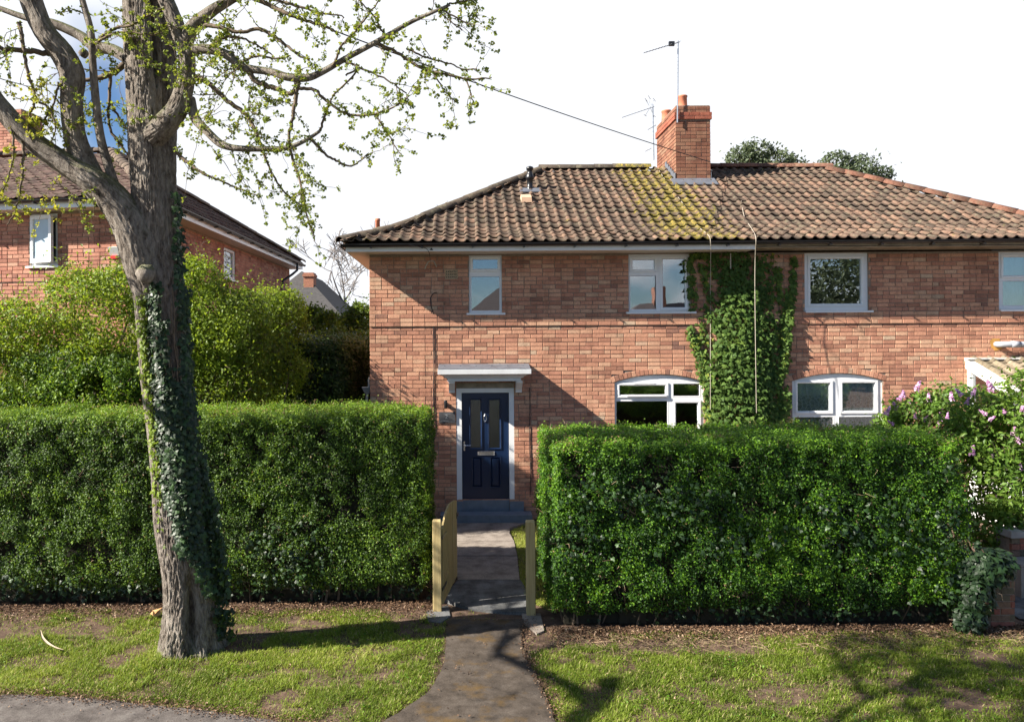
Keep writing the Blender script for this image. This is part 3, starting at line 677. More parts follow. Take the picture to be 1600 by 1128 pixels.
i0 = steps[0][1]; hood.poly([HF(cxl+i0,-.001,cz0), HF(cxr-i0,-.001,cz0), HF(cxr-i0,-.30,cz0), HF(cxl+i0,-.30,cz0)]); hood.poly([HF(cxl,-.45,czt), HF(cxr,-.45,czt), HF(cxr,-.001,czt), HF(cxl,-.001,czt)])
hd_ = hood.build('door_hood', paint, house)
m = MB(); m.hexa([HF(cxl+.01,-.43,czt+.002), HF(cxr-.01,-.43,czt+.002), HF(cxr-.01,-.002,czt+.002), HF(cxl+.01,-.002,czt+.002), HF(cxl+.01,-.43,czt+.012), HF(cxr-.01,-.43,czt+.012), HF(cxr-.005,-.002,czt+.085), HF(cxl+.005,-.002,czt+.085)])
for i in range(6): x_ = cxl+.12+i*(cxr-cxl-.24)/5; m.box(HF, x_-.008, x_+.008, -.2, -.18, czt+.045, czt+.062)
m.build('lead_flashing', leadm, hd_)
for px_ in (706, 810):
    x_ = at(px_, 600, D)[0]; zb = at(758, 613, D)[2]; prof = [(0, zb), (-.09, zb), (-.11, zb+.05), (-.17, zb+.1), (-.27, cz0-.03), (-.27, cz0-.002), (0, cz0-.002)]
    m = MB(); n_ = len(prof); m.v += [HF(x_-.055, w_, z_) for w_, z_ in prof]+[HF(x_+.055, w_, z_) for w_, z_ in prof]
    m.f.append(tuple(range(n_))); m.f.append(tuple(range(2*n_-1, n_-1, -1)))
    for i in range(n_): j = (i+1) % n_; m.f.append((j, i, n_+i, n_+j))
    m.build('bracket', paint, hd_)
m = MB(); b_ = pr(713,598,803,606,D); m.box(HF, b_[0], b_[1], -.012, -.002+.0, b_[2]+.004, b_[3]); m.build('lintel_board', fasciaw, house)

# eaves
FB = WTOP+.004; FY = 13.61
XF = at(1180, 385, 13.61)[0]
m = MB(); m.box(WF, X0+.045, XF, FY, FY+.02, FB-.0, FB+.13); m.box(WF, X0+.045, X0+.065, FY+.021, FY+8.0, FB, FB+.13); m.build('fascia_board', upvc, house)
m = MB(); m.box(WF, XF+.002, X1-.05, FY+.002, FY+.025, FB+.055, FB+.13); m.build('bare_timber_fascia', fasciaw, house)
m = MB(); m.box(WF, X0+.067, XF, FY+.021, D+.1, FB+.001, FB+.014); m.box(WF, X0+.067, WX0+.1, D+.101, D+7.5, FB+.001, FB+.014); m.build('soffit', soffitm, house)
m = MB(); m.box(WF, XF+.002, X1-.07, FY+.026, D+.1, FB+.03, FB+.045); m.build('timber_soffit', fasciaw, house)
def gutter(name, a, b, parent, r=.058, mat=black):
    a, b = Vector(a), Vector(b); d = (b-a).normalized(); s = d.cross(Vector((0,0,1))).normalized()
    m = MB(); n = 9; P = [(-r*math.cos(t)*1., -r*math.sin(t)) for t in np.linspace(0, math.pi, n)]
    Q = P+[(x*.88, z*.86) for x, z in P[::-1]]; k = len(Q)
    m.v += [tuple(a+s*x+Vector((0,0,z))) for x, z in Q]+[tuple(b+s*x+Vector((0,0,z))) for x, z in Q]
    for i in range(k): j = (i+1) % k; m.f.append((i, j, k+j, k+i))
    m.f.append(tuple(range(k))); m.f.append(tuple(range(2*k-1, k-1, -1)))
    return m.build(name, mat, parent)
g1 = gutter('gutter', (X0-.03, FY-.062, FB+.128), (X1, FY-.062, FB+.145), house)
gutter('side_gutter', (X0-.02, FY-.1, FB+.128), (X0-.02, FY+8, FB+.128), house)
for x in np.arange(X0+.5, X1, .9):
    m = MB(); m.box(WF, x-.015, x+.015, FY-.125, FY-.001, FB+.055, FB+.072); m.build('gutter_bracket', black, g1)
m = MB(); vx, _, vz = at(674, 389.5, FY); m.prism(WF, [(vx-.035, vz-.018), (vx+.035, vz-.018), (vx, vz+.022)], FY-.008, FY-.001); m.build('bat_vent', black, house)

# ------------------------------------------------------------------ roofs with pantiles
def hprof(r): return .40*min(r, .9)+.575*max(r-.9, 0)+(.03*math.sin(max(0, min(1, (r-.3)/1.2))*math.pi)*-.5)
def pantile(wd=.222, ln=.30, amp=.027, n=8):
    xs = [0,.10,.2,.32,.46,.64,.82,1.][:n] if n == 8 else np.linspace(0, 1, n); zs = [amp*math.sin(2*math.pi*(x/.4+.0)*.5)*1.15 if x < .4 else -amp*.55*math.sin(math.pi*(x-.4)/.6) for x in xs]
    V = []
    for t in (0, 1):
        for x, z in zip(xs, zs): V.append(((x-.5)*wd, t*ln, z+(.016 if t == 0 else -.004)))
    for x, z in zip(xs, zs): V.append(((x-.5)*wd, 0.003, z-.004))
    Fc = []
    for i in range(n-1): Fc.append((i, i+1, n+i+1, n+i)); Fc.append((2*n+i, 2*n+i+1, i+1, i))
    Fc.append((0, n, 2*n)); Fc.append((n-1, 2*n+n-1, 2*n-1))
    return np.array(V), Fc
def tiled_plane(fr, Lg, rmax, prof, lcut, rcut, parent, matA, matO, n_ind, keyf, cover=.197, gauge=.255, seed=0, tile=None, name='roof_tile'):
    """fr origin = left end of the eave, u along eave, w inwards"""
    TV, TF = tile or pantile(); r = random.Random(seed); items = []
    rs = [0.]; s = 0
    while rs[-1] < rmax:                       # step along the slope
        r0 = rs[-1]; sl = (prof(r0+.1)-prof(r0))/.1; rs.append(r0+gauge/math.sqrt(1+sl*sl))
    for j, r0 in enumerate(rs[:-1]):
        sl = (prof(r0+.25)-prof(r0))/.25; al = math.atan(sl)
        n = int(Lg/cover)+2
        for i in range(n):
            uu = (i+.5)*cover; rm = r0+.13
            if uu < lcut(rm)-.11 or uu > Lg-rcut(rm)+.11: continue
            sag = .012*math.sin(uu*.9+1)+.01*math.sin(uu*2.3+j)
            p = fr(uu+r.uniform(-.004,.004), r0, prof(r0)+sag+r.uniform(-.003,.003))
            items.append((p, al, r.gauss(0, .012), r.gauss(0, .012), r.random()))
    items.sort(key=lambda it: keyf(it[0]))
    me = unit_mesh(name+matO.name, TV, TF, matO, True)
    def mtx(it):
        p, al, ry, rz, _ = it
        return Matrix.Translation(p) @ fr.mat.to_4x4() @ Matrix.Rotation(al-.035, 4, 'X') @ Matrix.Rotation(ry, 4, 'Y') @ Matrix.Rotation(rz, 4, 'Z')
    for it in items[:n_ind]: place(name, me, parent, mtx(it))
    rest = items[n_ind:]
    if rest:
        H = np.c_[TV, np.ones(len(TV))]; V = np.concatenate([(H @ np.array(mtx(it)).T)[:,:3] for it in rest])
        Fc = [tuple(k+q*len(TV) for k in f) for q in range(len(rest)) for f in TF]
        o = np_obj('roof_tiles', V, Fc, matA, parent, True, np.repeat([it[4] for it in rest], len(TV))); o['kind'] = 'stuff'
under = plain('roofing_felt', (.05,.04,.035), .9)
def roof_deck(corners, ridge, prof, run, parent, drop=.04):
    """hipped deck: corners (4) ccw from front-left, ridge ends (2) left, right"""
    m = MB(); c = [Vector(p) for p in corners]; r1, r2 = Vector(ridge[0]), Vector(ridge[1])
    def strip(a0, a1, b0, b1, n=8):
        for k in range(n):
            t0, t1 = k/n, (k+1)/n
            def P(a, b, t): q = a.lerp(b, t); q.z = a.z+prof(t*run)-drop; return tuple(q)
            m.poly([P(a0,b0,t0), P(a1,b1,t0), P(a1,b1,t1), P(a0,b0,t1)])
    strip(c[0], c[1], r1, r2); strip(c[1], c[2], r2, r2); strip(c[2], c[3], r2, r1); strip(c[3], c[0], r1, r1)
    return m.build('roof', under, parent)
YB = EY+2*RUN
roof = roof_deck([(X0, EY, EZ), (X1, EY, EZ), (X1, YB, EZ), (X0, YB, EZ)], [(X0+RUN, EY+RUN, 0), (X1-RUN, EY+RUN, 0)], hprof, RUN, house)
RF = Frame((X0, EY-.03, EZ+.012))
tiled_plane(RF, X1-X0, RUN+.02, hprof, lambda r: r, lambda r: r, roof, tileA, tileO, 300, lambda p: abs(p[0]-4.2)*.8+abs(p[1]-14.6), seed=4)
tiled_plane(Frame((X0-.02, YB, EZ+.012), -math.pi/2), 2*RUN, RUN, hprof, lambda r: r, lambda r: r, roof, tileA, tileO, 0, lambda p: 0, seed=5)
def ridge_tiles(pts, parent, mat, name, ln=.42, rad=.115, up=.02):
    # half-round tiles laid along a polyline
    P = np.array(pts); seg = np.linalg.norm(np.diff(P, axis=0), axis=1); cum = np.r_[0, np.cumsum(seg)]; n = int(cum[-1]/ln)
    k = 9; th = np.linspace(-.1, math.pi+.1, k)
    V = []; Fc = []
    for t, rr in ((0, 1.07), (1, 1.0)):
        for a in th: V.append((math.cos(a)*rad*rr, t*ln*1.06, math.sin(a)*rad*.8*rr))
    for a in th: V.append((math.cos(a)*rad*.93, 0, math.sin(a)*rad*.72))
    for i in range(k-1): Fc.append((i+1, i, k+i, k+i+1)); Fc.append((i, i+1, 2*k+i+1, 2*k+i))
    me = unit_mesh(name+mat.name, V, Fc, mat, True)
    def pos(s): i = min(max(np.searchsorted(cum, s)-1, 0), len(seg)-1); return P[i]+(P[i+1]-P[i])*((s-cum[i])/seg[i])
    for i in range(n):
        a, b = pos(i*ln), pos(min((i+1)*ln, cum[-1])); d = Vector(b-a).normalized(); x = d.cross(Vector((0,0,1))).normalized(); z = x.cross(d)
        Rm = Matrix(((x.x, d.x, z.x), (x.y, d.y, z.y), (x.z, d.z, z.z))).to_4x4()
        place(name, me, parent, Matrix.Translation((a[0], a[1], a[2]+up+random.uniform(-.006, .006))) @ Rm @ Matrix.Rotation(random.gauss(0,.015), 4, 'Z'))
hipL = [(X0+r-.02, EY+r-.02, EZ+hprof(r)+.0) for r in np.linspace(-.02, RUN+.06, 14)]
hipR = [(X1-r, EY+r, EZ+hprof(r)+.0) for r in np.linspace(-.02, RUN+.06, 14)]
RZ = EZ+hprof(RUN)+.015
ridge_tiles(hipL, roof, ridgem, 'hip_tile'); ridge_tiles(hipR, roof, ridger, 'hip_tile')
ridge_tiles([(X0+RUN-.12, EY+RUN, RZ), (4.72, EY+RUN, RZ)], roof, ridgem, 'ridge_tile'); ridge_tiles([(5.52, EY+RUN, RZ), (X1-RUN+.45, EY+RUN, RZ-.01)], roof, ridger, 'ridge_tile')
def hz(x, y): return EZ+hprof(y-EY)
# flue, vent tile, stub pipe
fy = 16.3; fx, _, _ = at(828, 300, fy); fz = hz(fx, fy)
ftop = at(828, 259, fy)[2]
m = MB(); H_ = ftop-fz
m.lathe((fx, fy, fz-.1), [(.072,0),(.072,.16),(.062,.17),(.062,H_*.62),(.085,H_*.64),(.09,H_*.72),(.062,H_*.86),(.055,H_*.88),(.055,H_*1.0),(.075,H_*1.02),(.075,H_*1.12),(.03,H_*1.16)], 16)
fl = m.build('boiler_flue', black, house, True)
m = MB(); a_ = math.atan(.575)
for k, (dx0, dx1, dy0, dy1, up) in enumerate([(-.22, .22, -.16, -.03, .05)]):
    m.hexa([(fx+dx0, fy+dy0, fz+dy0*.575+up-.02), (fx+dx1, fy+dy0, fz+dy0*.575+up-.02), (fx+dx1, fy+dy1, fz+dy1*.575+up-.02), (fx+dx0, fy+dy1, fz+dy1*.575+up-.02), (fx+dx0, fy+dy0, fz+dy0*.575+up), (fx+dx1, fy+dy0, fz+dy0*.575+up), (fx+dx1, fy+dy1, fz+dy1*.575+up+.02), (fx+dx0, fy+dy1, fz+dy1*.575+up+.02)])
m.build('flue_flashing', leadm, fl)
ty = 15.75; tx = at(822, 327, ty)[0]; tz = hz(tx, ty)
m = MB(); m.hexa([(tx-.11,ty-.17,tz-.06),(tx+.11,ty-.17,tz-.06),(tx+.11,ty+.1,tz+.08),(tx-.11,ty+.1,tz+.08),(tx-.10,ty-.16,tz+.045),(tx+.10,ty-.16,tz+.045),(tx+.10,ty+.1,tz+.15),(tx-.10,ty+.1,tz+.15)])
m.build('vent_tile', plain('buff_clay', (.50,.33,.22), .85), roof)
py_ = 14.6; sx, _, sz = at(590, 346, py_); m = MB(); m.lathe((sx, py_, sz-.55), [(.045,0),(.045,.55),(.05,.555),(.05,.60),(.03,.60)], 12); m.build('stub_pipe', terra, house, True)

# ------------------------------------------------------------------ chimney (a part of the house)
CX0, CX1, CY0, CY1 = 4.71, 5.465, 16.73, 18.33
CT = at(1085, 164, CY0)[2]; CB = at(1085, 300, CY0)[2]
m = MB(); m.box(WF, CX0+.01, CX1-.01, CY0+.01, CY1-.01, CB-.6, CT-.012); chim = m.build('chimney', mortar, house)
faces = [Frame((CX0, CY0, 0)), Frame((CX0, CY1, 0), -math.pi/2), Frame((CX1, CY0, 0), math.pi/2)]
lens = [CX1-CX0, CY1-CY0, CY1-CY0]
bandz = (CT-.32, CT-.16)
me_r = unit_mesh('brick'+redbrick.name, CBV, CBF, redbrick)
for q, (fr_, ln_) in enumerate(zip(faces, lens)):
    bl_ = brick_list(0 if q == 0 else .0, ln_, CB-.1, CT, [], gauge=.079, seed=20+q, headers=.25)
    bl_ = [b for b in bl_ if not (bandz[0]-.02 < (b[2]+b[3])/2 < bandz[1]+.0)]
    build_bricks(fr_, bl_, chim, cbrickO, cbrickO, 400, lambda b: 0, lambda z: 0., seed=30+q)
    k = 0; z = bandz[0]
    for row in range(2):
        uu = -.03-(.11 if row else 0)
        while uu < ln_+.03:
            a, b = max(uu, -.03), min(uu+.215, ln_+.03); uu += .225
            if b-a > .04:
                M4 = Matrix.Translation(fr_((a+b)/2, -.03, z+.036)) @ fr_.mat.to_4x4() @ Matrix.Diagonal((b-a, .06, .07, 1)); place('band_brick', me_r, chim, M4)
        z += .08
m = MB(); m.box(WF, CX0-.02, CX1+.02, CY0-.02, CY1+.02, bandz[0]+.005, bandz[1]-.008); m.build('band_mortar', mortar, chim)
m = MB(); m.box(WF, CX0-.012, CX1+.012, CY0-.012, CY1+.012, CB-.02+.0, CB+.16)
zr = lambda y: EZ+hprof(y-EY)
for k in range(6):
    y0_, y1_ = CY0+k*.14-.012, CY0+(k+1)*.14-.012; m.box(WF, CX0-.018, CX0-.0125, y0_, y1_, zr(y0_)-.05, zr(y1_)+.14); m.box(WF, CX1+.0125, CX1+.018, y0_, y1_, zr(y0_)-.05, zr(y1_)+.14)
m.hexa([(CX0-.12,CY0-.28,zr(CY0-.28)+.05),(CX1+.08,CY0-.28,zr(CY0-.28)+.05),(CX1+.08,CY0,zr(CY0)+.07),(CX0-.12,CY0,zr(CY0)+.07),(CX0-.12,CY0-.28,zr(CY0-.28)+.062),(CX1+.08,CY0-.28,zr(CY0-.28)+.062),(CX1+.08,CY0,zr(CY0)+.085),(CX0-.12,CY0,zr(CY0)+.085)])
m.build('chimney_flashing', leadm, chim)
for (px_, d_, w_, h_) in ((1066, CY0+.3, .105, .30), (1041, CY1-.35, .11, .26)):
    x_ = at(px_, 150, d_)[0]; x_ = max(x_, CX0+.12)
    m = MB(); m.lathe((x_, d_, CT-.015), [(w_*1.05,0),(w_*1.02,.06),(w_*.95,h_-.04),(w_*1.06,h_-.03),(w_*1.06,h_),(w_*.85,h_),(w_*.8,h_-.1)], 18); m.build('chimney_pot', terra, chim, True)
m = MB(); m.hexa([(CX0+.01,CY0+.01,CT-.011),(CX1-.01,CY0+.01,CT-.011),(CX1-.01,CY1-.01,CT-.011),(CX0+.01,CY1-.01,CT-.011),(CX0+.2,CY0+.2,CT+.04),(CX1-.2,CY0+.2,CT+.04),(CX1-.2,CY1-.2,CT+.04),(CX0+.2,CY1-.2,CT+.04)]); m.build('chimney_flaunching', concrete, chim)

# aerials
def aerial(label, mastpx, d, booms, base_extra=None, loc=None):
    (mx, my0), (mx2, my1) = mastpx; a, b = at(mx, my0, d), at(mx2, my1, d)
    t = thing('tv_aerial', b, label, 'aerial', 'television aerials by the chimney')
    m = MB(); m.tube([b, a], [.016, .014], 8); m.build('mast', galv, t)
    for (p0, p1, dd, nel, el, rad) in booms:
        q0, q1 = Vector(at(*p0, d)), Vector(at(*p1, d+dd)); m = MB(); m.tube([q0, q1], rad, 6); bo = m.build('boom', galv, t)
        ax_ = (q1-q0).normalized(); side = ax_.cross(Vector((0,0,1))).normalized(); m = MB()
        for i in range(nel):
            c = q0.lerp(q1, (i+.5)/nel); l = el*(1-.35*i/nel); m.tube([c-side*l, c+side*l], .004, 4)
        m.build('elements', galv, bo)
    return t
t = aerial('tall television aerial on a mast at the chimney corner', ((1059.5,64), (1058.5,192)), CY0-.06, [((1062,66), (1006,83), -.35, 12, .10, .009)])
m = MB(); q = Vector(at(1050, 68.5, CY0-.15)); m.box(Frame(q), -.07, .05, -.03, .03, -.05, .04); m.build('dipole_box', black, t)
t = aerial('lower television aerial with crossed reflectors behind the ridge', ((1020,164), (1021.5,250)), 18.6, [((1022,167), (972,184), -.3, 10, .09, .008), ((1025,196), (1012,203), 0, 3, .1, .006), ((1018,232), (1008,237), 0, 2, .1, .006)])
m = MB(); c = Vector(at(1016, 168, 18.6))
for dx, dz in ((-.1, .2), (.1, .2), (-.12, -.2), (.1, -.22), (-.02, .26)): m.tube([c, c+Vector((dx, .05, dz))], .007, 5); m.tube([c+Vector((dx-.06, -.1, dz)), c+Vector((dx+.06, .12, dz*.9))], .006, 5)
m.build('reflector', galv, t)
# overhead wire
def cable(name, pts, rad, mat, label, cat='cable', sub=8, group=None):
    P = catmull(pts, sub); V, Fc = tube_np(P, rad, 5); o = np_obj(name, V, Fc, mat, None, True); return tag(o, label, cat, group)
wa, wb2 = Vector((CX1-.02, CY0-.03, at(1090, 254, CY0)[2])), Vector(at(500, 31, 9.5))
wpts = []
for k in range(13):
    t_ = k/12*1.35; q = wa.lerp(wb2, t_); q.z -= .10*math.sin(math.pi*min(t_, 1.35)/1.35); wpts.append(tuple(q))
cable('telephone_wire', wpts, .0085, wire, 'black telephone wire slung from the chimney up across the sky')
def wallcable(lst, w, rad, mat, label, name='wall_cable', group=None):
    P = [(at(x, y, D)[0], D-w, at(x, y, D)[2]) for x, y in lst]; return cable(name, P, rad, mat, label, group=group)
wallcable([(683,457),(677,459),(673,466),(674,480),(677,492),(677,530),(678,570),(677,610),(678,655),(678,700)], .012, .008, wire, 'thin black cable running down the brick left of the door hood')
wallcable([(827.5,606),(828,640),(827,690),(829,740),(828,776)], .012, .007, wire, 'thin dark cable running down the brick right of the door frame')
def roofcable(lst, label, rad=.0055):
    P = []
    for (x, y, d, up) in lst: p = at(x, y, d); P.append((p[0], p[1], hz(0, d)+.05) if d > 13.66 and y < 375 else p)
    cable('aerial_cable', P, rad, cream, label, sub=4)
roofcable([(1028,268,17.45,0),(1040,290,16.7,0),(1070,330,15.3,0),(1090,352,14.4,0),(1106,368,13.7,0),(1110,376,13.42,0),(1110.5,400,13.65,0),(1110,440,13.98,0),(1110,488,14.05,0),(1110,560,13.97,0),(1110,640,13.97,0)], 'pale cable over the lichened roof tiles and down past the three-pane window')
roofcable([(1158,322,15.6,0),(1163,340,14.8,0),(1175,360,14.1,0),(1181,372,13.42,0),(1180,400,13.6,0),(1179.5,440,13.65,0),(1180,500,13.6,0),(1181,580,13.55,0),(1182,645,13.6,0)], 'pale cable down the front of the ivy from the end of the white fascia')
m = MB(); a_, b_ = at(1141.5, 396, 13.9), at(1141.5, 420, 13.88); m.tube([a_, b_], .010, 6); tag(m.build('cable_end', cream), 'short loose pale cable end hanging from the soffit over the ivy', 'cable')
# loose hook of cable left of the narrow window
P = [(at(x, y, 13.95)[0], D-.04-.02*i, at(x, y, 13.95)[2]) for i, (x, y) in enumerate([(664,420),(668,412),(672,408),(678,408),(682,414)])]
P = [at(664,420,14.02), at(668,411,13.95), at(672,408,13.9), at(678,409,13.95), at(682,417,14.04)]
cable('cable_hook', P, .012, cream, 'small hooked cable bracket on the shaded brick under the eaves')
cable('loose_wire', [at(640,383,13.45), at(655,386,13.52), at(665,388,13.59), at(671,396,13.6), at(672,408,13.88)], .005, wire, 'thin dark wire trailing from the gutter over the white fascia')
# air brick
r_ = pr(695.5,421.5,715.5,436.5); m = MB(); m.box(HF, r_[0], r_[1], -.008, .05, r_[2], r_[3])
ab = m.build('air_brick', plain('air_brick', (.36,.27,.17), .9, var=.3, scale=40), house)
m = MB()
for i in range(6):
    for j in range(3): x_ = r_[0]+.02+i*.034; z_ = r_[2]+.03+j*.05; m.box(HF, x_, x_+.018, -.0095, -.0085, z_, z_+.02)
m.build('vent_slots', under, ab)
# number plaque and lamp
r_ = pr(686,643.5,711,660.5); m = MB(); m.box(HF, r_[0], r_[1], -.02, .001, r_[2], r_[3]); pq = m.build('house_plaque', plain('grey_slate', (.07,.07,.075), .45, var=.25, scale=14)); tag(pq, 'dark slate house number plaque on the brick left of the door', 'plaque')
def text_part(txt, size, loc, mat, parent):
    c = bpy.data.curves.new('t', 'FONT'); c.body = txt; c.size = size; c.extrude = .0015; c.align_x = 'CENTER'; c.align_y = 'CENTER'
    o = bpy.data.objects.new('t', c); COL.objects.link(o); bpy.context.view_layer.update()
    me = bpy.data.meshes.new_from_object(o.evaluated_get(bpy.context.evaluated_depsgraph_get())); bpy.data.objects.remove(o)
    me.materials.clear(); me.materials.append(mat); o = bpy.data.objects.new('lettering', me); COL.objects.link(o); o.parent = parent
    o.matrix_local = Matrix.Translation(Vector(loc)-root_org(parent)) @ Matrix.Rotation(math.pi/2, 4, 'X'); return o
silver = plain('engraved_grey', (.30,.31,.33), .5)
text_part('2', .11, HF((r_[0]+r_[1])/2-.01, -.0225, (r_[2]+r_[3])/2+.01), silver, pq)
m = MB(); m.box(HF, r_[0]+.04, r_[1]-.12, -.022, -.0205, r_[2]+.035, r_[2]+.045); m.box(HF, r_[0]+.09, r_[1]-.08, -.022, -.0205, r_[3]-.035, r_[3]-.03); m.build('engraved_line', silver, pq)
lx, _, lz = at(696.5, 631, D); lt = thing('wall_light', HF(lx, 0, lz), 'small black wall lamp on the brick above the slate plaque', 'lamp')
m = MB(); m.lathe(HF(lx, -.09, lz-.07), [(.028,0),(.03,.01),(.03,.13),(.028,.14)], 14); m.build('lamp_body', black, lt, True); m = MB(); m.box(HF, lx-.025, lx+.025, -.06, 0, lz-.03, lz+.03); m.build('wall_mount', black, lt)
# grey pipe and hopper at the left corner of the house
pz = at(577, 612, D)[2]; hp = thing('corner_pipe', (WX0-.06, D+.1, 0), 'grey hopper and pipe on the left corner of the house', 'pipe')
m = MB(); m.tube([(WX0-.07, D+.08, 0), (WX0-.07, D+.08, pz)], .028, 8); m.tube([(WX0-.03, D+.05, pz), (WX0-.03, D+.05, pz+.22), (WX0-.01, D+.03, pz+.27)], .02, 8); m.build('pipe', galv, hp)
m = MB(); m.hexa([(WX0-.10,D+.03,pz-.04),(WX0-.02,D+.03,pz-.04),(WX0-.02,D+.13,pz-.04),(WX0-.10,D+.13,pz-.04),(WX0-.16,D,pz+.08),(WX0-.005,D,pz+.08),(WX0-.005,D+.16,pz+.08),(WX0-.16,D+.16,pz+.08)]); m.build('hopper', galv, hp)
# overflow pipe at the right
ox, _, oz = at(1568, 538, D-.2); op = thing('waste_pipe', (ox, D, oz), 'grey plastic waste pipe crossing the brick at the right edge', 'pipe'); pg = plain('grey_pvc', (.36,.38,.42), .35)
m = MB(); m.tube([(ox, D+.02, oz), (ox, D-.08, oz), (ox+.04, D-.12, oz), (ox+.25, D-.13, oz), (ox+2.6, D-.13, oz-.05)], .052, 12); m.build('pipe', pg, op, True)
m = MB(); m.tube([(ox+.18, D-.13, oz), (ox+.34, D-.13, oz)], .060, 12); m.build('coupling', pg, op, True)
m = MB(); r0 = .09
m.poly([HF(ox+(r0*(1+.5*random.random()))*math.cos(a), -.006, oz+(r0*(1+.6*random.random()))*math.sin(a)) for a in np.linspace(0, 2*math.pi, 18)[:-1]]); m.build('foam_seal', plain('orange_foam', (.48,.25,.06), .9, var=.3), op)

# ------------------------------------------------------------------ porch of the right-hand dwelling
px0 = at(1511, 570, D)[0]; pzt = at(1514, 566, D)[2]; pzf = at(1570, 616, 12.75)[2]; PY0 = 12.85
px1 = px0+2.4
porch = thing('porch', (px0+1.2, D, 0), 'white timber porch with grey pantiles at the right edge, behind the lilac', 'porch')
m = MB(); m.box(WF, px0, px0+.09, D-.09, D-.004, 0, pzt-.12); m.build('post', paint, porch)
for a_ in (px0+.02, px1-.1): m = MB(); m.box(WF, a_, a_+.09, PY0+.1, PY0+.19, 0, pzf-.08); m.build('post', paint, porch)
m = MB(); m.hexa([(px0-.03,PY0,pzf-.12),(px0+.03,PY0,pzf-.12),(px0+.03,D-.004,pzt-.12),(px0-.03,D-.004,pzt-.12),(px0-.03,PY0,pzf+.02),(px0+.03,PY0,pzf+.02),(px0+.03,D-.004,pzt+.02),(px0-.03,D-.004,pzt+.02)]); m.build('barge_board', oldwhite, porch)
m = MB(); m.hexa([(px0-.05,PY0-.02,pzf+.03),(px0+.10,PY0-.02,pzf+.03),(px0+.10,D-.004,pzt+.03),(px0-.05,D-.004,pzt+.03),(px0-.05,PY0-.02,pzf+.06),(px0+.10,PY0-.02,pzf+.06),(px0+.10,D-.004,pzt+.06),(px0-.05,D-.004,pzt+.06)]); m.box(WF, px0-.05, px1+.05, D-.12, D-.003, pzt+.05, pzt+.085); m.build('mortar_fillet', oldwhite, porch)
m = MB(); m.box(WF, px0+.03, px1, PY0, PY0+.03, pzf-.12, pzf+.0); m.build('porch_fascia', oldwhite, porch)
m = MB(); m.poly([(px0+.05, D-.09, 1.2), (px0+.05, PY0+.19, 1.2), (px0+.05, PY0+.19, pzf-.14), (px0+.05, D-.09, pzt-.16)]); m.build('porch_side_glass', glass, porch); m = MB(); m.box(WF, px0+.12, px1-.1, PY0+.12, PY0+.16, 0, .85); m.box(WF, px0+.06, px0+.10, PY0+.2, D-.1, 0, 1.19); m.build('porch_panel', paint, porch)
pprof = lambda r: (pzt-pzf)/(D-PY0)*r
m = MB(); m.poly([(px0+.05,PY0,pzf+.0),(px1,PY0,pzf),(px1,D-.01,pzt),(px0+.05,D-.01,pzt)]); pr_ = m.build('porch_roof', under, porch)
tiled_plane(Frame((px0+.08, PY0-.05, pzf+.05)), 2.3, D-PY0-.1, pprof, lambda r: 0, lambda r: 0, pr_, greyt, greyt, 60, lambda p: 0, cover=.27, gauge=.30, seed=9, tile=pantile(.30, .36, .045), name='porch_tile')

# ------------------------------------------------------------------ leaves
LT = {
 'diamond': (np.array([(0,0,0),(.45,.27,.06),(1,0,0),(.45,-.27,.06)]), np.array([(0,2,1),(0,3,2)])),
 'fan': (np.array([(0,0,0),(.62,.46,.10),(.95,.22,.04),(.82,0,0),(.95,-.22,.04),(.62,-.46,.10)]), np.array([(0,2,1),(0,3,2),(0,4,3),(0,5,4)])),
 'ivy': (np.array([(.28,0,.05),(0,0,0),(-.12,.34,0),(.28,.50,-.03),(.50,.24,.02),(1,0,-.04),(.50,-.24,.02),(.28,-.50,-.03),(-.12,-.34,0)]), np.array([(0,2,1),(0,3,2),(0,4,3),(0,5,4),(0,6,5),(0,7,6),(0,8,7),(0,1,8)])),
 'blade': (np.array([(0,.06,0),(0,-.06,0),(.55,.045,.10),(.55,-.045,.10),(1,0,.42)]), None),
 'litter': (np.array([(0,0,0),(.4,.32,.16),(1,.05,.02),(.5,-.3,.2)]), np.array([(0,2,1),(0,3,2)])),
}
def frames(n, r, jit):
    n = n+r.normal(0, jit, n.shape); n /= np.linalg.norm(n, axis=1)[:,None]+1e-9
    u = r.normal(0, 1, n.shape); u -= n*(u*n).sum(1)[:,None]; u /= np.linalg.norm(u, axis=1)[:,None]+1e-9
    return n, u
def leaf_cloud(name, P, Nn, size, tint, mat, parent, shape='diamond', jit=.7, seed=0, droop=0., kind='stuff', U=None):
    r = np.random.default_rng(seed+900); T, Fc = LT[shape]; k = len(T)
    n, u = frames(np.asarray(Nn, float), r, jit)
    if U is not None:
        u = U+r.normal(0, .35, u.shape); u -= n*(u*n).sum(1)[:,None]; u /= np.linalg.norm(u, axis=1)[:,None]+1e-9
    if droop: u[:,2] -= droop; u -= n*(u*n).sum(1)[:,None]; u /= np.linalg.norm(u, axis=1)[:,None]+1e-9
    v = np.cross(n, u); s = np.asarray(size)[:,None,None]
    V = np.asarray(P)[:,None,:]+s*(T[None,:,0:1]*u[:,None,:]+T[None,:,1:2]*v[:,None,:]+T[None,:,2:3]*n[:,None,:])
    F3 = (Fc[None]+(np.arange(len(P))*k)[:,None,None]).reshape(-1, 3)
    o = np_obj(name, V.reshape(-1, 3), F3, mat, parent, False, np.repeat(np.clip(tint, 0, 1), k))
    if kind: o['kind'] = kind
    return o
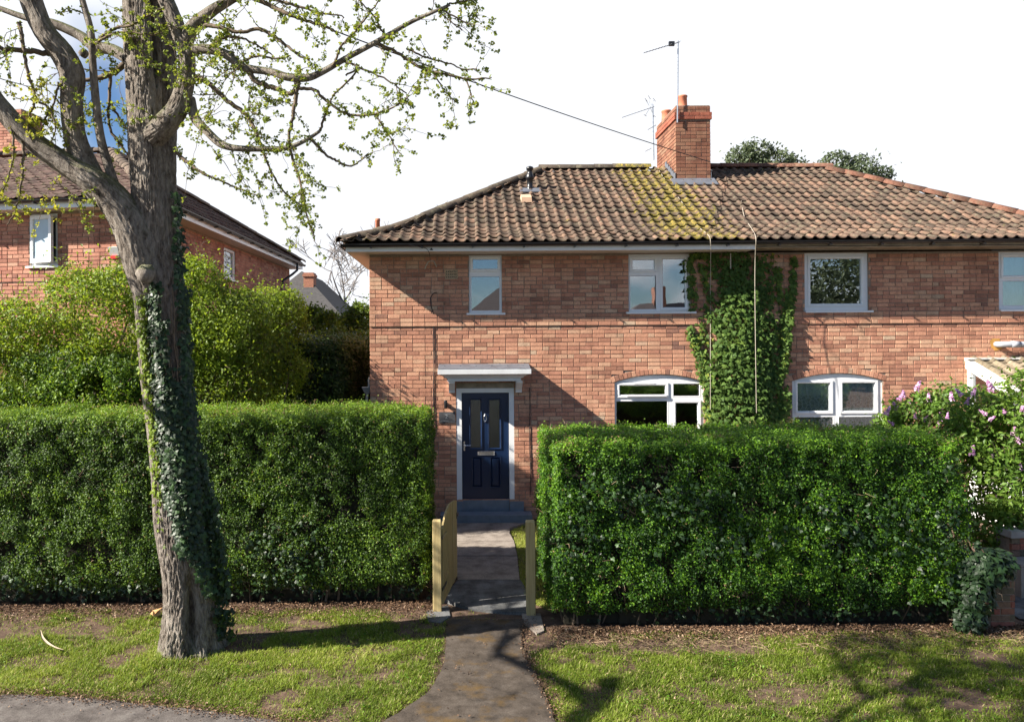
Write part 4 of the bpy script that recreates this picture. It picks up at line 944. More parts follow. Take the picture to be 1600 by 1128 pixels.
def sticks(name, P, Dn, ln, rad, mat, parent, seed=0):
    """many short thin twigs, triangular in section"""
    r = np.random.default_rng(seed); n = len(P); V = []; Dn = Dn/np.linalg.norm(Dn, axis=1)[:,None]
    a = np.cross(Dn, r.normal(0, 1, Dn.shape)); a /= np.linalg.norm(a, axis=1)[:,None]; b = np.cross(Dn, a)
    bend = r.normal(0, .12, (n, 3))*ln[:,None]
    rings = []
    for t, q in ((0, 1), (.5, .8), (1, .35)):
        c = P+Dn*(ln*t)[:,None]+bend*(4*t*(1-t))
        for j in range(3):
            th = 2*math.pi*j/3; rings.append(c+(a*math.cos(th)+b*math.sin(th))*(rad*q)[:,None])
    V = np.stack(rings, 1).reshape(-1, 3); base = (np.arange(n)*9)[:,None,None]
    f = np.array([(j+3*k, (j+1)%3+3*k, (j+1)%3+3*k+3, j+3*k+3) for k in range(2) for j in range(3)])
    o = np_obj(name, V, (f[None]+base).reshape(-1, 4), mat, parent, False); o['kind'] = 'stuff'; return o

def hedge(label, x0, x1, y0, y1, h, n, mat, seed, size=(.024,.038), rr=.11, faces=('front','top','left','right'), group=None, lean=0., tb=0., cat='hedge', top_amp=.035, ivy=None, twn=700):
    r = np.random.default_rng(seed)
    t = thing('hedge', ((x0+x1)/2, (y0+y1)/2, 0), label, cat, group)
    ar = {'front': (x1-x0)*h, 'top': (x1-x0)*(y1-y0), 'left': (y1-y0)*h, 'right': (y1-y0)*h, 'back': (x1-x0)*h*.3}
    fs = list(faces)+['back']; w = np.array([ar[f] for f in fs]); ch = r.choice(len(fs), n, p=w/w.sum()); a, b = r.random(n), r.random(n)
    P = np.zeros((n, 3))
    for i, f in enumerate(fs):
        k = ch == i
        if f == 'front': P[k] = np.c_[x0+(x1-x0)*a[k], np.full(k.sum(), y0), h*b[k]]
        if f == 'back': P[k] = np.c_[x0+(x1-x0)*a[k], np.full(k.sum(), y1), h*(.7+.3*b[k])]
        if f == 'top': P[k] = np.c_[x0+(x1-x0)*a[k], y0+(y1-y0)*b[k], np.full(k.sum(), h)]
        if f == 'left': P[k] = np.c_[np.full(k.sum(), x0), y0+(y1-y0)*a[k], h*b[k]]
        if f == 'right': P[k] = np.c_[np.full(k.sum(), x1), y0+(y1-y0)*a[k], h*b[k]]
    lo = np.array([x0+rr, y0+rr, -1]); hi = np.array([x1-rr, y1-rr, h-rr]); Q = np.clip(P, lo, hi); nn = P-Q; nn /= np.linalg.norm(nn, axis=1)[:,None]+1e-9
    def disp(p, nn): return nn*((fbm(p*np.array([1.3,1.3,1.6]), 3, seed)-.5)*.12+(fbm(p*5.5, 2, seed+5)-.5)*.13+(fbm(p*12, 1, seed+6)-.5)*.07)[:,None]
    P2 = Q+nn*rr; P2 = P2+disp(P2, nn)
    P2[:,1] += lean*(P2[:,2]/h)+np.where(nn[:,1] < 0, .34*np.exp(-(P2[:,2]/.24)**2), 0)   # the face leans back and is undercut at the foot
    depth = np.abs(r.normal(0, .045, n)); gap = fbm(P2*5.2, 3, seed+9)
    depth += np.clip((.50-gap)*6, 0, 1)*(.03+r.random(n)*.10)
    L_ = P2-nn*depth[:,None]+r.normal(0, .012, (n, 3))
    up = nn[:,2] > .6
    L_[up, 2] += np.abs(r.normal(0, top_amp, up.sum()))*(r.random(up.sum()) < .3)
    keep = (L_[:,2] > .05+.22*fbm(L_*3, 2, seed+3)) & (r.random(n) > np.clip((.42-gap)*8, 0, .9)) & (r.random(n) > np.clip((.55-L_[:,2])*1.2, 0, .6))
    L_, nn, up = L_[keep], nn[keep], up[keep]; m_ = len(L_)
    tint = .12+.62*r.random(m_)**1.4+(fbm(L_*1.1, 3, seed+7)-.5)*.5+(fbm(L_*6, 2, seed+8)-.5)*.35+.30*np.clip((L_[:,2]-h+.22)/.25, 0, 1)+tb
    tint[r.random(m_) < .008] = 1.
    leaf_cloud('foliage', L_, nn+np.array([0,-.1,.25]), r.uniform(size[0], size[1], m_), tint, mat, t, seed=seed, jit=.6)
    # near-black boxes: the shade inside the hedge, put into the colour
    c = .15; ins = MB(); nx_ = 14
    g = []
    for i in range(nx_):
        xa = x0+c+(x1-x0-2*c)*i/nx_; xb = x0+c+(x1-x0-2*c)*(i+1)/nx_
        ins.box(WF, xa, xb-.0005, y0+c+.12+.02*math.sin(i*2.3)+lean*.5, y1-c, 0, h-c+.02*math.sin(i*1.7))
    o = ins.build('shade_core', core, t); o['kind'] = 'stuff'
    k = r.choice(n, twn); kp = k[(P2[k,2] > .1)]; Pt = P2[kp]-nn_full(Q, P, kp)*.13
    dirs = nn_full(Q, P, kp)*.7+r.normal(0, .5, (len(kp), 3))+np.array([0,0,.35]); sticks('twigs', Pt, dirs, r.uniform(.10,.24,len(kp)), r.uniform(.0018,.0035,len(kp)), stickm, t, seed)
    # stems near the ground
    k = int((x1-x0)*7); Ps = np.c_[r.uniform(x0+.1, x1-.1, k), y0+.30+r.uniform(-.05,.1,k), np.zeros(k)]; sticks('stems', Ps, np.c_[r.normal(0,.15,k), r.normal(-.05,.1,k), np.ones(k)], r.uniform(.4,.9,k), r.uniform(.008,.018,k), twigm, t, seed+1)
    if ivy:
        A = []
        for (cx, cz, rx, rz, cnt) in ivy:
            q = np.c_[r.normal(cx, rx, cnt), np.full(cnt, y0-.01)-np.abs(r.normal(0,.03,cnt)), r.normal(cz, rz, cnt)]; A.append(q)
        A = np.concatenate(A); A = A[(A[:,2] > .03) & (A[:,0] > x0-.05) & (A[:,0] < x1+.05)]; A = A+disp(A, np.tile([0,-1.,0], (len(A),1))); A[:,1] += lean*(A[:,2]/h)+.30*np.exp(-(A[:,2]/.24)**2)
        o = leaf_cloud('ivy_growth', A, np.tile([0,-1,.5], (len(A),1)), r.uniform(.035,.06,len(A)), r.random(len(A))*.75, ivym, t, 'ivy', .5, seed+4, droop=.8); o['label'] = 'dark ivy growing through the hedge'
    return t
def nn_full(Q, P, k):
    v = P[k]-Q[k]; return v/(np.linalg.norm(v, axis=1)[:,None]+1e-9)
HLf, HRf = 9.42, 8.55
hl = hedge('long clipped privet hedge left of the gate, behind the big tree', -6.6, -.40, HLf, 11.0, 2.36, 290000, hedgeL, 21, faces=('front','top','right'), lean=.10, tb=-.02,
      ivy=[(-5.2,.18,.7,.12,260),(-2.2,.5,.35,.35,260),(-3.9,.15,.5,.08,120),(-.9,.10,.4,.06,60)])
hr = hedge('square-cut glossy hedge right of the gateposts with ivy running through it', 1.02, 5.72, HRf, 10.35, 2.11, 290000, hedgeR, 22, faces=('front','top','left','right'), lean=.06, tb=0.,
      ivy=[(1.3,1.05,.12,.15,70),(1.7,1.55,.35,.12,100),(2.5,1.45,.3,.15,100),(4.3,1.15,.5,.2,190),(5.3,1.2,.35,.3,150),(3.6,.12,.9,.08,260),(5.5,.5,.15,.3,160),(2.9,1.0,.4,.1,90)])

# ------------------------------------------------------------------ shrubs from blobs
def shrub(name, label, cat, blobs, n, mat, size, seed, base, stems=8, jit=.9, shape='diamond', group=None, tb=0., spiky=.0, stemr=.02, gap=.42):
    r = np.random.default_rng(seed); t = thing(name, base, label, cat, group)
    B = np.array([(*c, rx, ry, rz) for c, (rx, ry, rz) in blobs]); vol = (B[:,3]*B[:,5])**1.0; ch = r.choice(len(B), n, p=vol/vol.sum())
    d = r.normal(0, 1, (n, 3)); d /= np.linalg.norm(d, axis=1)[:,None]; rad = 1-np.abs(r.normal(0, .16, n))
    rad *= 1+(fbm(d*2.2+ch[:,None]*3.1, 3, seed)-.5)*.55
    if spiky: s = r.random(n) < spiky; rad[s] *= 1+r.random(s.sum())**2*.5*np.clip((fbm(d[s]*5+ch[s][:,None], 2, seed+8)-.38)*5, 0, 1.3)
    P = B[ch,:3]+d*rad[:,None]*B[ch,3:6]
    keep = (P[:,2] > .03) & (fbm(P*2.6, 3, seed+2) > gap-.1*r.random(n)); P, d = P[keep], d[keep]; m_ = len(P)
    tint = .1+.6*r.random(m_)+(fbm(P*.9, 3, seed+4)-.5)*.6+tb
    leaf_cloud('foliage', P, d+np.array([0,0,.4]), r.uniform(size[0], size[1], m_), tint, mat, t, shape, jit, seed)
    k = max(stems*9, 30); cc = r.choice(len(B), k); st_ = np.tile(np.array(base, float), (k, 1))+np.c_[r.normal(0,.25,k), r.normal(0,.2,k), np.zeros(k)]
    V = []; Fc = []; b = 0
    for i in range(stems):
        tgt = B[cc[i],:3]+np.clip(r.normal(0,.3,3),-.5,.5)*B[cc[i],3:6]; s0 = st_[i]; mid = (s0+tgt)/2+r.normal(0,.12,3); pts = catmull([s0, mid, tgt], 6)
        v, f = tube_np(pts, np.linspace(stemr, .004, len(pts)), 5, b); V.append(v); Fc.append(f); b += len(v)
    o = np_obj('stems', np.concatenate(V), np.concatenate(Fc), twigm, t, True)
    kk = r.choice(m_, min(m_, stems*70)); sticks('twigs', P[kk]-d[kk]*.12, d[kk]+r.normal(0,.5,(len(kk),3))+np.array([0,0,.3]), r.uniform(.12,.3,len(kk)), r.uniform(.0025,.005,len(kk)), twigm, t, seed+3)
    return t
def blob(px, py, d, rx, rz, ry=None):       # centre at a pixel, radii in pixels
    c = at(px, py, d); s = d/F; return (c, (rx*s, (ry or (rx+rz)/2)*s, rz*s))
shrub('shrub', 'large yellow-green shrub against the neighbouring house, left of the trunk', 'shrub',
      [blob(60,560,12.3,120,90), blob(160,500,12.3,95,85), blob(210,455,12.2,60,50), blob(120,450,12.2,45,28), blob(20,520,12.3,70,50), blob(180,580,12.1,90,60), blob(-60,560,12.3,90,80), blob(90,640,12.2,140,90)], 70000, shrubm, (.04,.075), 31, (-6.5,12.3,0), 26, spiky=.5, gap=.45, tb=.14)
shrub('shrub', 'tall yellow-green shrub right of the trunk below the side wall', 'shrub',
      [blob(300,470,12.4,60,70), blob(345,520,12.4,80,75), blob(400,500,14.0,55,55), blob(420,560,14.1,70,80), blob(330,600,12.5,90,60), blob(290,430,12.3,28,30), blob(450,490,14.3,28,40), blob(370,560,13.2,70,70)], 66000, shrubm, (.04,.075), 32, (-3.8,12.6,0), 22, spiky=.45, gap=.45, tb=.10)
shrub('shrub', 'low mid-green bush just above the left hedge', 'shrub',
      [blob(40,625,11.6,90,32), blob(140,605,11.6,90,40), blob(190,585,11.7,50,35), blob(100,575,11.8,80,30), blob(-40,620,11.6,60,40)], 36000, hedgeL, (.035,.06), 33, (-6.0,11.65,0), 10, spiky=.3, tb=.05)
def dark_hedge(label, x0, x1, y0, y1, h, n, seed):
    return hedge(label, x0, x1, y0, y1, h, n, darkleaf, seed, size=(.05,.09), faces=('front','top','right'), rr=.25, top_amp=.1, twn=900)
dark_hedge('tall dark boundary hedge running back between the two houses', -5.0, -2.1, 14.5, 22., 3.3, 110000, 35)
shrub('tree', 'dark bushy tree above the boundary hedge, beside the side wall', 'tree',
      [blob(560,530,22,34,52), blob(520,555,20,30,44), blob(485,560,18,30,30), blob(570,570,20,30,50), blob(488,500,22,24,22), blob(512,512,21,24,26), blob(540,590,19,60,30)], 46000, shrubm, (.07,.13), 36, (-3.2,21,0), 12, spiky=.3, stemr=.06, tb=-.15)
shrub('evergreen_tree', 'dark evergreen tree top showing above the ridge right of the chimney', 'tree',
      [blob(1160,250,42,26,22), blob(1185,238,42,26,16), blob(1215,252,42,28,16), blob(1245,258,42,16,12), blob(1165,285,42,30,40), blob(1210,290,42,40,40), blob(1190,370,42,60,80)], 20000, evergreen, (.14,.26), 37, (17.,42,0), 10, stemr=.12, spiky=.5, gap=.45)
shrub('evergreen_tree', 'rounded evergreen tree top above the sloping right hip', 'tree',
      [blob(1305,258,45,24,20), blob(1345,262,45,26,19), blob(1290,275,45,22,16), blob(1384,272,45,12,11), blob(1325,300,45,60,40), blob(1330,380,45,70,80)], 20000, evergreen, (.14,.26), 38, (23.,45,0), 10, stemr=.12, spiky=.25, gap=.42)

# ------------------------------------------------------------------ lilac
lil = shrub('lilac_bush', 'flowering lilac bush with mauve panicles right of the square-cut hedge', 'bush',
      [blob(1440,660,11.2,60,45), blob(1500,650,11.0,65,50), blob(1570,680,10.8,70,60), blob(1620,650,10.9,60,80), blob(1540,750,10.7,70,70), blob(1600,760,10.6,60,60), blob(1480,700,11.0,70,50), blob(1555,820,10.5,50,40), blob(1400,665,11.3,30,26)], 27000, lilacleaf, (.055,.09), 41, (7.6,11.0,0), 16, jit=.8, spiky=.25, tb=.18, gap=.40)
def panicle(seed):
    r = np.random.default_rng(seed); n = 90; z = r.random(n); th = r.random(n)*6.283; rr = .045*(1-z*.75)*(.6+.4*r.random(n))
    P = np.c_[rr*np.cos(th), rr*np.sin(th), z*.15]; Nn = np.c_[np.cos(th), np.sin(th), np.full(n, .5)]
    T, Fc = LT['diamond']; n_, u_ = frames(Nn, r, .4); v_ = np.cross(n_, u_); s = .022
    T2 = np.array([(-.5,-.5,0),(.5,-.5,0.1),(.5,.5,0),(-.5,.5,.1)])
    V = P[:,None,:]+s*(T2[None,:,0:1]*u_[:,None]+T2[None,:,1:2]*v_[:,None]+T2[None,:,2:3]*n_[:,None])
    F4 = (np.array([(0,1,2,3)])[None]+(np.arange(n)*4)[:,None,None]).reshape(-1,4)
    me = bpy.data.meshes.new('flower_cluster'); me.vertices.add(n*4); me.vertices.foreach_set('co', V.astype(np.float32).ravel()); me.loops.add(n*4); me.loops.foreach_set('vertex_index', F4.ravel().astype(np.int32)); me.polygons.add(n); me.polygons.foreach_set('loop_start', (np.arange(n)*4).astype(np.int32)); me.polygons.foreach_set('loop_total', np.full(n,4,np.int32)); me.update(calc_edges=True)
    a = me.attributes.new('tint', 'FLOAT', 'POINT'); a.data.foreach_set('value', np.repeat(r.random(n), 4).astype(np.float32)); me.materials.append(flower); return me
pans = [panicle(i) for i in range(3)]
for i, (x, y, s) in enumerate([(1431,602,1.2),(1404,618,1.1),(1412,612,.9),(1426,627,.9),(1403,632,1.1),(1384,640,1.1),(1451,619,1),(1461,621,1.1),(1456,627,.8),(1487,618,1),(1473,638,1.2),(1503,610,1),(1519,611,1.1),(1510,624,.9),(1550,602,1.4),(1442,650,.8),(1397,655,.8),(1419,662,.9),(1467,656,1.1),(1430,645,.7),(1541,640,.9),(1546,648,.8),(1571,638,.8),(1583,672,1.1),(1594,684,1),(1519,704,1.2),(1549,708,.8),(1581,752,1),(1559,770,.8),(1597,641,1.2),(1596,727,.8),(1480,646,.7)]):
    d_ = 10.75+random.uniform(-.25,.15)+(.3 if x < 1480 else -.25)
    place('flower_cluster', pans[i % 3], lil, Matrix.Translation(at(x, y+8, d_)) @ Matrix.Rotation(random.gauss(0,.35), 4, 'Y') @ Matrix.Rotation(random.gauss(0,.35), 4, 'X') @ Matrix.Scale(s*.8, 4))

# ------------------------------------------------------------------ ivy on the house wall
r = np.random.default_rng(77)
IV = [ # px line, radius px, leaves, depth
 ((1145,400),(1145,470),28,620,.14), ((1150,470),(1150,560),40,1000,.24), ((1150,560),(1160,665),52,1500,.28), ((1184,480),(1180,660),26,520,.20), ((1118,560),(1128,668),16,280,.18),
 ((1075,402),(1083,480),7,120,.05), ((1080,398),(1118,402),6,110,.07), ((1092,410),(1112,475),6,80,.06), ((1105,400),(1112,430),10,60,.08), ((1122,520),(1100,480),8,60,.07), ((1076,512),(1090,545),8,90,.05), ((1090,545),(1103,600),9,150,.07), ((1103,600),(1108,668),8,130,.07), ((1092,500),(1108,560),7,50,.05),
 ((1186,402),(1180,480),12,220,.12), ((1208,400),(1200,470),9,100,.06), ((1218,420),(1212,470),4,40,.05), ((1240,402),(1236,450),5,90,.05), ((1236,450),(1228,500),9,170,.07), ((1228,500),(1222,560),10,220,.1), ((1222,560),(1205,610),12,200,.12), ((1205,490),(1198,600),12,190,.12), ((1225,610),(1215,668),12,190,.12), ((1205,640),(1208,672),14,130,.14), ((1213,418),(1222,520),4,40,.04), ((1165,440),(1178,470),4,30,.24)]
wi = thing('climbing_ivy', (at(1150,600,D)[0], D, 0), 'thick ivy climbing the brick between the two arched windows up to the eaves', 'ivy')
P = []; Dp = []
for (a, b, rad, n, dep) in IV:
    t = r.random(n); q = np.array(a)[None]*(1-t)[:,None]+np.array(b)[None]*t[:,None]; off = r.normal(0, 1, (n, 2)); off /= np.linalg.norm(off, axis=1)[:,None]; rr_ = np.sqrt(r.random(n))*rad; q = q+off*rr_[:,None]
    dd = dep*np.sqrt(np.clip(1-(rr_/rad)**2, 0, 1))*(.75+.4*r.random(n))+.01
    for (x, y), e_ in zip(q, dd): c = at(x, y, D); P.append((c[0], D-e_, min(c[2], 4.84)))
P = np.array(P); keep = ~((P[:,2] > 4.2) & (r.random(len(P)) < .15)) ; P = P[keep]
tint = .3+.45*r.random(len(P))+(fbm(P*1.6, 3, 4)-.5)*.5
cxp = PX+P[:,0]*F/D; tint += np.where((cxp < 1112) | (cxp > 1205), .22, 0)*(r.random(len(P)) > .4)
leaf_cloud('foliage', P, np.tile([0,-1,.45], (len(P),1)), r.uniform(.05,.095,len(P)), tint, wallivy, wi, 'ivy', .42, 78, droop=1.2)
V = []; Fc = []; b = 0
for (a, b_, rad, n, dep) in IV:
    for k in range(2 if rad < 12 else 4):
        j = (random.uniform(-.4,.4)*rad, random.uniform(-.4,.4)*rad); pts = [(at(a[0]*(1-t)+b_[0]*t+j[0]+random.uniform(-3,3), a[1]*(1-t)+b_[1]*t, D)[0], D-.012-dep*.2, at(a[0], a[1]*(1-t)+b_[1]*t, D)[2]) for t in np.linspace(0,1,5)]
        v, f = tube_np(catmull(pts,3), .006, 4, b); V.append(v); Fc.append(f); b += len(v)
np_obj('stems', np.concatenate(V), np.concatenate(Fc), twigm, wi, True)

# ------------------------------------------------------------------ neighbouring house
NB = thing('detached_house', (-9, 18, 0), 'neighbouring brick house with dark brown tiled roof and white soffits, left edge behind the tree', 'house')
Cf = Vector((-5.585, 13.91, 0)); FA = -R(8.5); SA = R(89.2); NEZ = 5.786
eF = Vector((math.cos(FA), math.sin(FA), 0)); eS = Vector((math.cos(SA), math.sin(SA), 0))
OH = .38
Wc = Cf-eF*OH+eS*OH                                    # wall corner
NLf = 8.0; NLs = 11.7
NFF = Frame(Wc-eF*NLf, FA); NSF = Frame(Wc, SA)
def onplane(px, py, fr, w=0.):     # pixel -> (u, z) on a wall frame
    uu, vv = px-PX, py-PY; a = uu-ROLL*vv; b = vv+ROLL*uu; dv = Vector((a/F, 1, -b/F)); n = fr.n; O = fr.O+fr.n*w
    t = (n.dot(O)-0)/n.dot(dv) if True else 0
    p = dv*t; return ((p-O).dot(fr.e), CAMZ+p.z)
a_, b_ = onplane(47,336,NFF), onplane(90,415,NFF); N1 = (a_[0], b_[0], b_[1], NEZ-.03)
a_, b_ = onplane(350,378,NSF), onplane(368,439,NSF); N2 = (a_[0], b_[0], b_[1], min(a_[1], NEZ-.12))
NBZ = onplane(30,441,NFF)[1]
k0 = int(NBZ/.0755); NBZ = k0*.0755
nwf = lambda z: -.02 if NBZ-.003 < z < NBZ+.0755*3 else 0.
for fr_, ln_, hl_, nm in ((NFF, NLf, [N1], 'front_wall'), (NSF, NLs, [N2], 'side_wall')):
    m = MB(); slab_holes(m, fr_, .012, ln_-.012, 0, NEZ, hl_, .010, .26); wl = m.build(nm, mortar, NB)
    bl_ = [b for b in brick_list(0, ln_, 2.2, NEZ, hl_, seed=60+len(nm), headers=.25)]
    def nk(b, fr_=fr_):
        p = fr_((b[0]+b[1])/2, 0, (b[2]+b[3])/2); px_ = PX+p[0]*F/p[1]; py_ = PY-(p[2]-CAMZ)*F/p[1]
        return (0 if (0 < px_ < 500 and py_ < 430) and not (195 < px_ < 290) else 1, p[1])
    build_bricks(fr_, bl_, wl, nbrickA, nbrickO, 300 if nm == 'front_wall' else 300, nk, nwf, seed=70+len(nm))
    m = MB(); m.box(fr_, .002, ln_-.002, -.011, .0095, NBZ-.006, NBZ+.0755*3-.008); m.build('string_course', mortar, NB)
wn1 = window(NB, NFF, N1, [((N1[0]+.32, N1[1]-.06, N1[2]+.1, N1[3]-.1), False)], (N1[0]-.06, N1[1]+.06, N1[2]), label='upstairs window with its casement standing open')
# open casement hinged at the left
cas = Frame(NFF(N1[0]+.03, -.015, 0), FA-R(10)); cw = (N1[1]-N1[0])*.90
m = MB(); ring(m, cas, (0, cw, N1[2]+.05, N1[3]-.04), (.075, cw-.075, N1[2]+.13, N1[3]-.12), -.03, .03); cs = m.build('open_casement', upvc, wn1)
m = MB(); m.box(cas, .07, cw-.07, -.002, .006, N1[2]+.125, N1[3]-.115); m.build('pane', plain('obscured_pane', (.42,.52,.60), .25, spec=.6), wn1)
wn2 = window(NB, NSF, N2, [((N2[0]+.08, N2[1]-.08, N2[2]+.07, N2[3]-.07), True)], (N2[0]-.04, N2[1]+.04, N2[2]), label='narrow window high on the side wall')
m = MB(); m.poly([NFF(.3,.5,0), NFF(NLf-.3,.5,0), NFF(NLf-.3,.5,NEZ), NFF(.3,.5,NEZ)]); m.poly([NSF(.5,.5,0), NSF(NLs,.5,0), NSF(NLs,.5,NEZ), NSF(.5,.5,NEZ)]); m.build('interior_wall', interior, NB)
# eaves
FLp = Cf-eF*9.5; BRp = Cf+eS*(NLs+2*OH); BLp = BRp-eF*9.5
EF = Frame(FLp, FA); ES = Frame(Cf, SA)
m = MB(); m.box(EF, 0, 9.5, 0, .02, NEZ-.005, NEZ+.15); m.box(ES, .021, NLs+2*OH, 0, .02, NEZ-.005, NEZ+.15); m.build('fascia_board', upvc, NB)
m = MB(); m.box(EF, 0, 9.5-.03, .021, .5, NEZ+.002, NEZ+.012); m.box(ES, .5, NLs+2*OH, .021, .5, NEZ+.002, NEZ+.012); m.build('soffit', soffitm, NB)
ng = gutter('gutter', EF(0,-.06,NEZ+.15), EF(9.6,-.06,NEZ+.15), NB); gutter('gutter', ES(-.1,-.06,NEZ+.15), ES(NLs+2*OH,-.06,NEZ+.15), NB)
for i in range(12):
    m = MB(); m.box(ES, .5+i*.95, .53+i*.95, -.12, -.001, NEZ+.075, NEZ+.095); m.build('gutter_bracket', black, ng)
for i in range(8):
    m = MB(); m.box(EF, 1.5+i*.95, 1.53+i*.95, -.12, -.001, NEZ+.075, NEZ+.095); m.build('gutter_bracket', black, ng)
# roof
NR = 4.1; nslope_f = .40
Rr_ = at(172,235,19.4); Rv = Vector(Rr_); 
zE = NEZ+.19
lf_ = (BRp-Cf).length
mid = Cf+eS*(lf_/2); fr_in = (Rv-Vector((mid.x, mid.y, Rv.z))).length
RzN = Rv.z-.06; Lr = Vector((Rv.x, Rv.y, RzN))-eF*7; Rg = Vector((Rv.x, Rv.y, RzN))
m = MB(); c0, c1, c2, c3 = [Vector((p.x, p.y, zE-.03)) for p in (FLp, Cf, BRp, BLp)]
m.poly([c0, c1, Rg, Lr]); m.poly([c1, c2, Rg]); m.poly([c2, c3, Lr, Rg]); m.poly([c3, c0, Lr]); nroof = m.build('roof', under, NB)
runF = abs((Vector((Rg.x, Rg.y, 0))-Vector((Cf.x, Cf.y, 0))).dot(EF.n)); inF = 9.5-(Rg-Vector((FLp.x, FLp.y, 0))).dot(EF.e)
runS = abs((Vector((Rg.x, Rg.y, 0))-Vector((Cf.x, Cf.y, 0))).dot(ES.n)); atS = (Rg-Vector((Cf.x, Cf.y, 0))).dot(ES.e)
pF = lambda r: (RzN-zE)/runF*r; pS = lambda r: (RzN-zE)/runS*r
ntile = pantile(.30, .36, .02, 5)
tiled_plane(Frame(EF(0,-.03,zE), FA), 9.5, runF, pF, lambda r: 0, lambda r: r/runF*inF, nroof, ntileA, ntileO, 300, lambda p: -p[0], cover=.27, gauge=.3, seed=71, tile=ntile)
tiled_plane(Frame(ES(0,-.03,zE), SA), lf_, runS, pS, lambda r: r/runS*atS, lambda r: r/runS*(lf_-atS), nroof, ntileA, ntileO, 0, lambda p: 0, cover=.27, gauge=.3, seed=72, tile=ntile)
ridgen = tile_mat('brown_ridge', 'obj', [(0, (.10,.075,.06)), (1, (.19,.14,.11))], False)
zc = Vector((0,0,.03)); Cz = Vector((Cf.x, Cf.y, zE)); Bz = Vector((BRp.x, BRp.y, zE))
ridge_tiles([tuple(Cz+zc), tuple(Rg+zc)], nroof, ridgen, 'hip_tile', rad=.13); ridge_tiles([tuple(Bz+zc), tuple(Rg+zc)], nroof, ridgen, 'hip_tile', rad=.13); ridge_tiles([tuple(Rg+zc), tuple(Lr+zc)], nroof, ridgen, 'ridge_tile', rad=.12)
cb = Vector(at(28, 232, 20.3)); m = MB(); zt_ = at(28, 178, 20.3)[2]; CFr = Frame((cb.x, cb.y, 0), FA)
m.box(CFr, -.42, .42, -.4, .4, cb.z-1.2, zt_-.01); nch = m.build('chimney', mortar, NB)
for q, (fr_, ln_) in enumerate(((Frame(CFr(-.43,-.41,0), FA), .86), (Frame(CFr(.43,-.41,0), FA+math.pi/2), .82))):
    build_bricks(fr_, brick_list(0, ln_, cb.z-1., zt_, [], seed=80+q), nch, nbrickA, nbrickO, 300, lambda b: 0, lambda z: 0, seed=81+q)
# downpipe
a_ = onplane(444, 400, NSF); b_ = onplane(421, 420, NSF); c_ = onplane(421, 452, NSF)
m = MB(); zt_ = NEZ+.1
m.tube([NSF(a_[0], -OH-.05, zt_), NSF(a_[0], -OH-.05, zt_-.22), NSF(a_[0]-.1, -.3, zt_-.36), NSF(a_[0]-.5, -.07, zt_-.62), NSF(a_[0]-.52, -.06, zt_-.8), NSF(a_[0]-.52, -.06, 1.)], .04, 10); m.build('downpipe', black, NB, True)
# alarm box
a_ = onplane(180, 394, NFF); al = thing('alarm_box', NFF(a_[0], 0, a_[1]-.1), 'small white alarm box with a red base on the neighbouring brick wall', 'alarm')
m = MB(); m.hexa([NFF(a_[0]-.09,-.02,a_[1]-.07),NFF(a_[0]+.09,-.02,a_[1]-.07),NFF(a_[0]+.09,0.,a_[1]-.07),NFF(a_[0]-.09,0.,a_[1]-.07),NFF(a_[0]-.10,-.09,a_[1]+.08),NFF(a_[0]+.10,-.09,a_[1]+.08),NFF(a_[0]+.10,0.,a_[1]+.10),NFF(a_[0]-.10,0.,a_[1]+.10)]); m.build('casing', upvc, al)
m = MB(); m.box(NFF, a_[0]-.06, a_[0]+.06, -.055, 0, a_[1]-.13, a_[1]-.072); m.build('strobe', plain('red_lens', (.5,.03,.02), .3), al)
# low white house beyond, and its chimney
FH = thing('rendered_house', (-7, 32, 0), 'distant white rendered house with grey roof between the two brick houses', 'house')
gx1 = at(534, 500, 30)[0]; gz1 = at(534, 493, 30)[2]; gx0 = at(458, 424, 30)[0]; gz0 = at(458, 424, 30)[2]
m = MB(); m.box(WF, 2*gx0-gx1+.3, gx1-.3, 30.3, 38, 0, gz1); m.build('wall', plain('white_render', (.70,.73,.78), .8), FH)
m = MB(); m.v = [(2*gx0-gx1,30,gz1),(gx1,30,gz1),(gx1,38,gz1),(2*gx0-gx1,38,gz1),(gx0,31.6,gz0+.15),(gx0,36.4,gz0+.15)]; m.f = [(0,1,4),(1,2,5,4),(2,3,5),(3,0,4,5),(0,3,2,1)]; m.build('roof', plain('grey_roof', (.055,.052,.052), .85, var=.3, scale=12, bmp=.3), FH)
c_ = at(482, 448, 31); zt_ = at(482, 426, 31)[2]; m = MB(); m.box(WF, c_[0]-.2, c_[0]+.2, 31, 31.6, c_[2]-.8, zt_); m.box(WF, c_[0]-.24, c_[0]+.24, 30.96, 31.64, zt_-.16, zt_-.06); m.build('chimney', plain('far_brick', (.36,.16,.10), .9, var=.3, scale=20), FH)

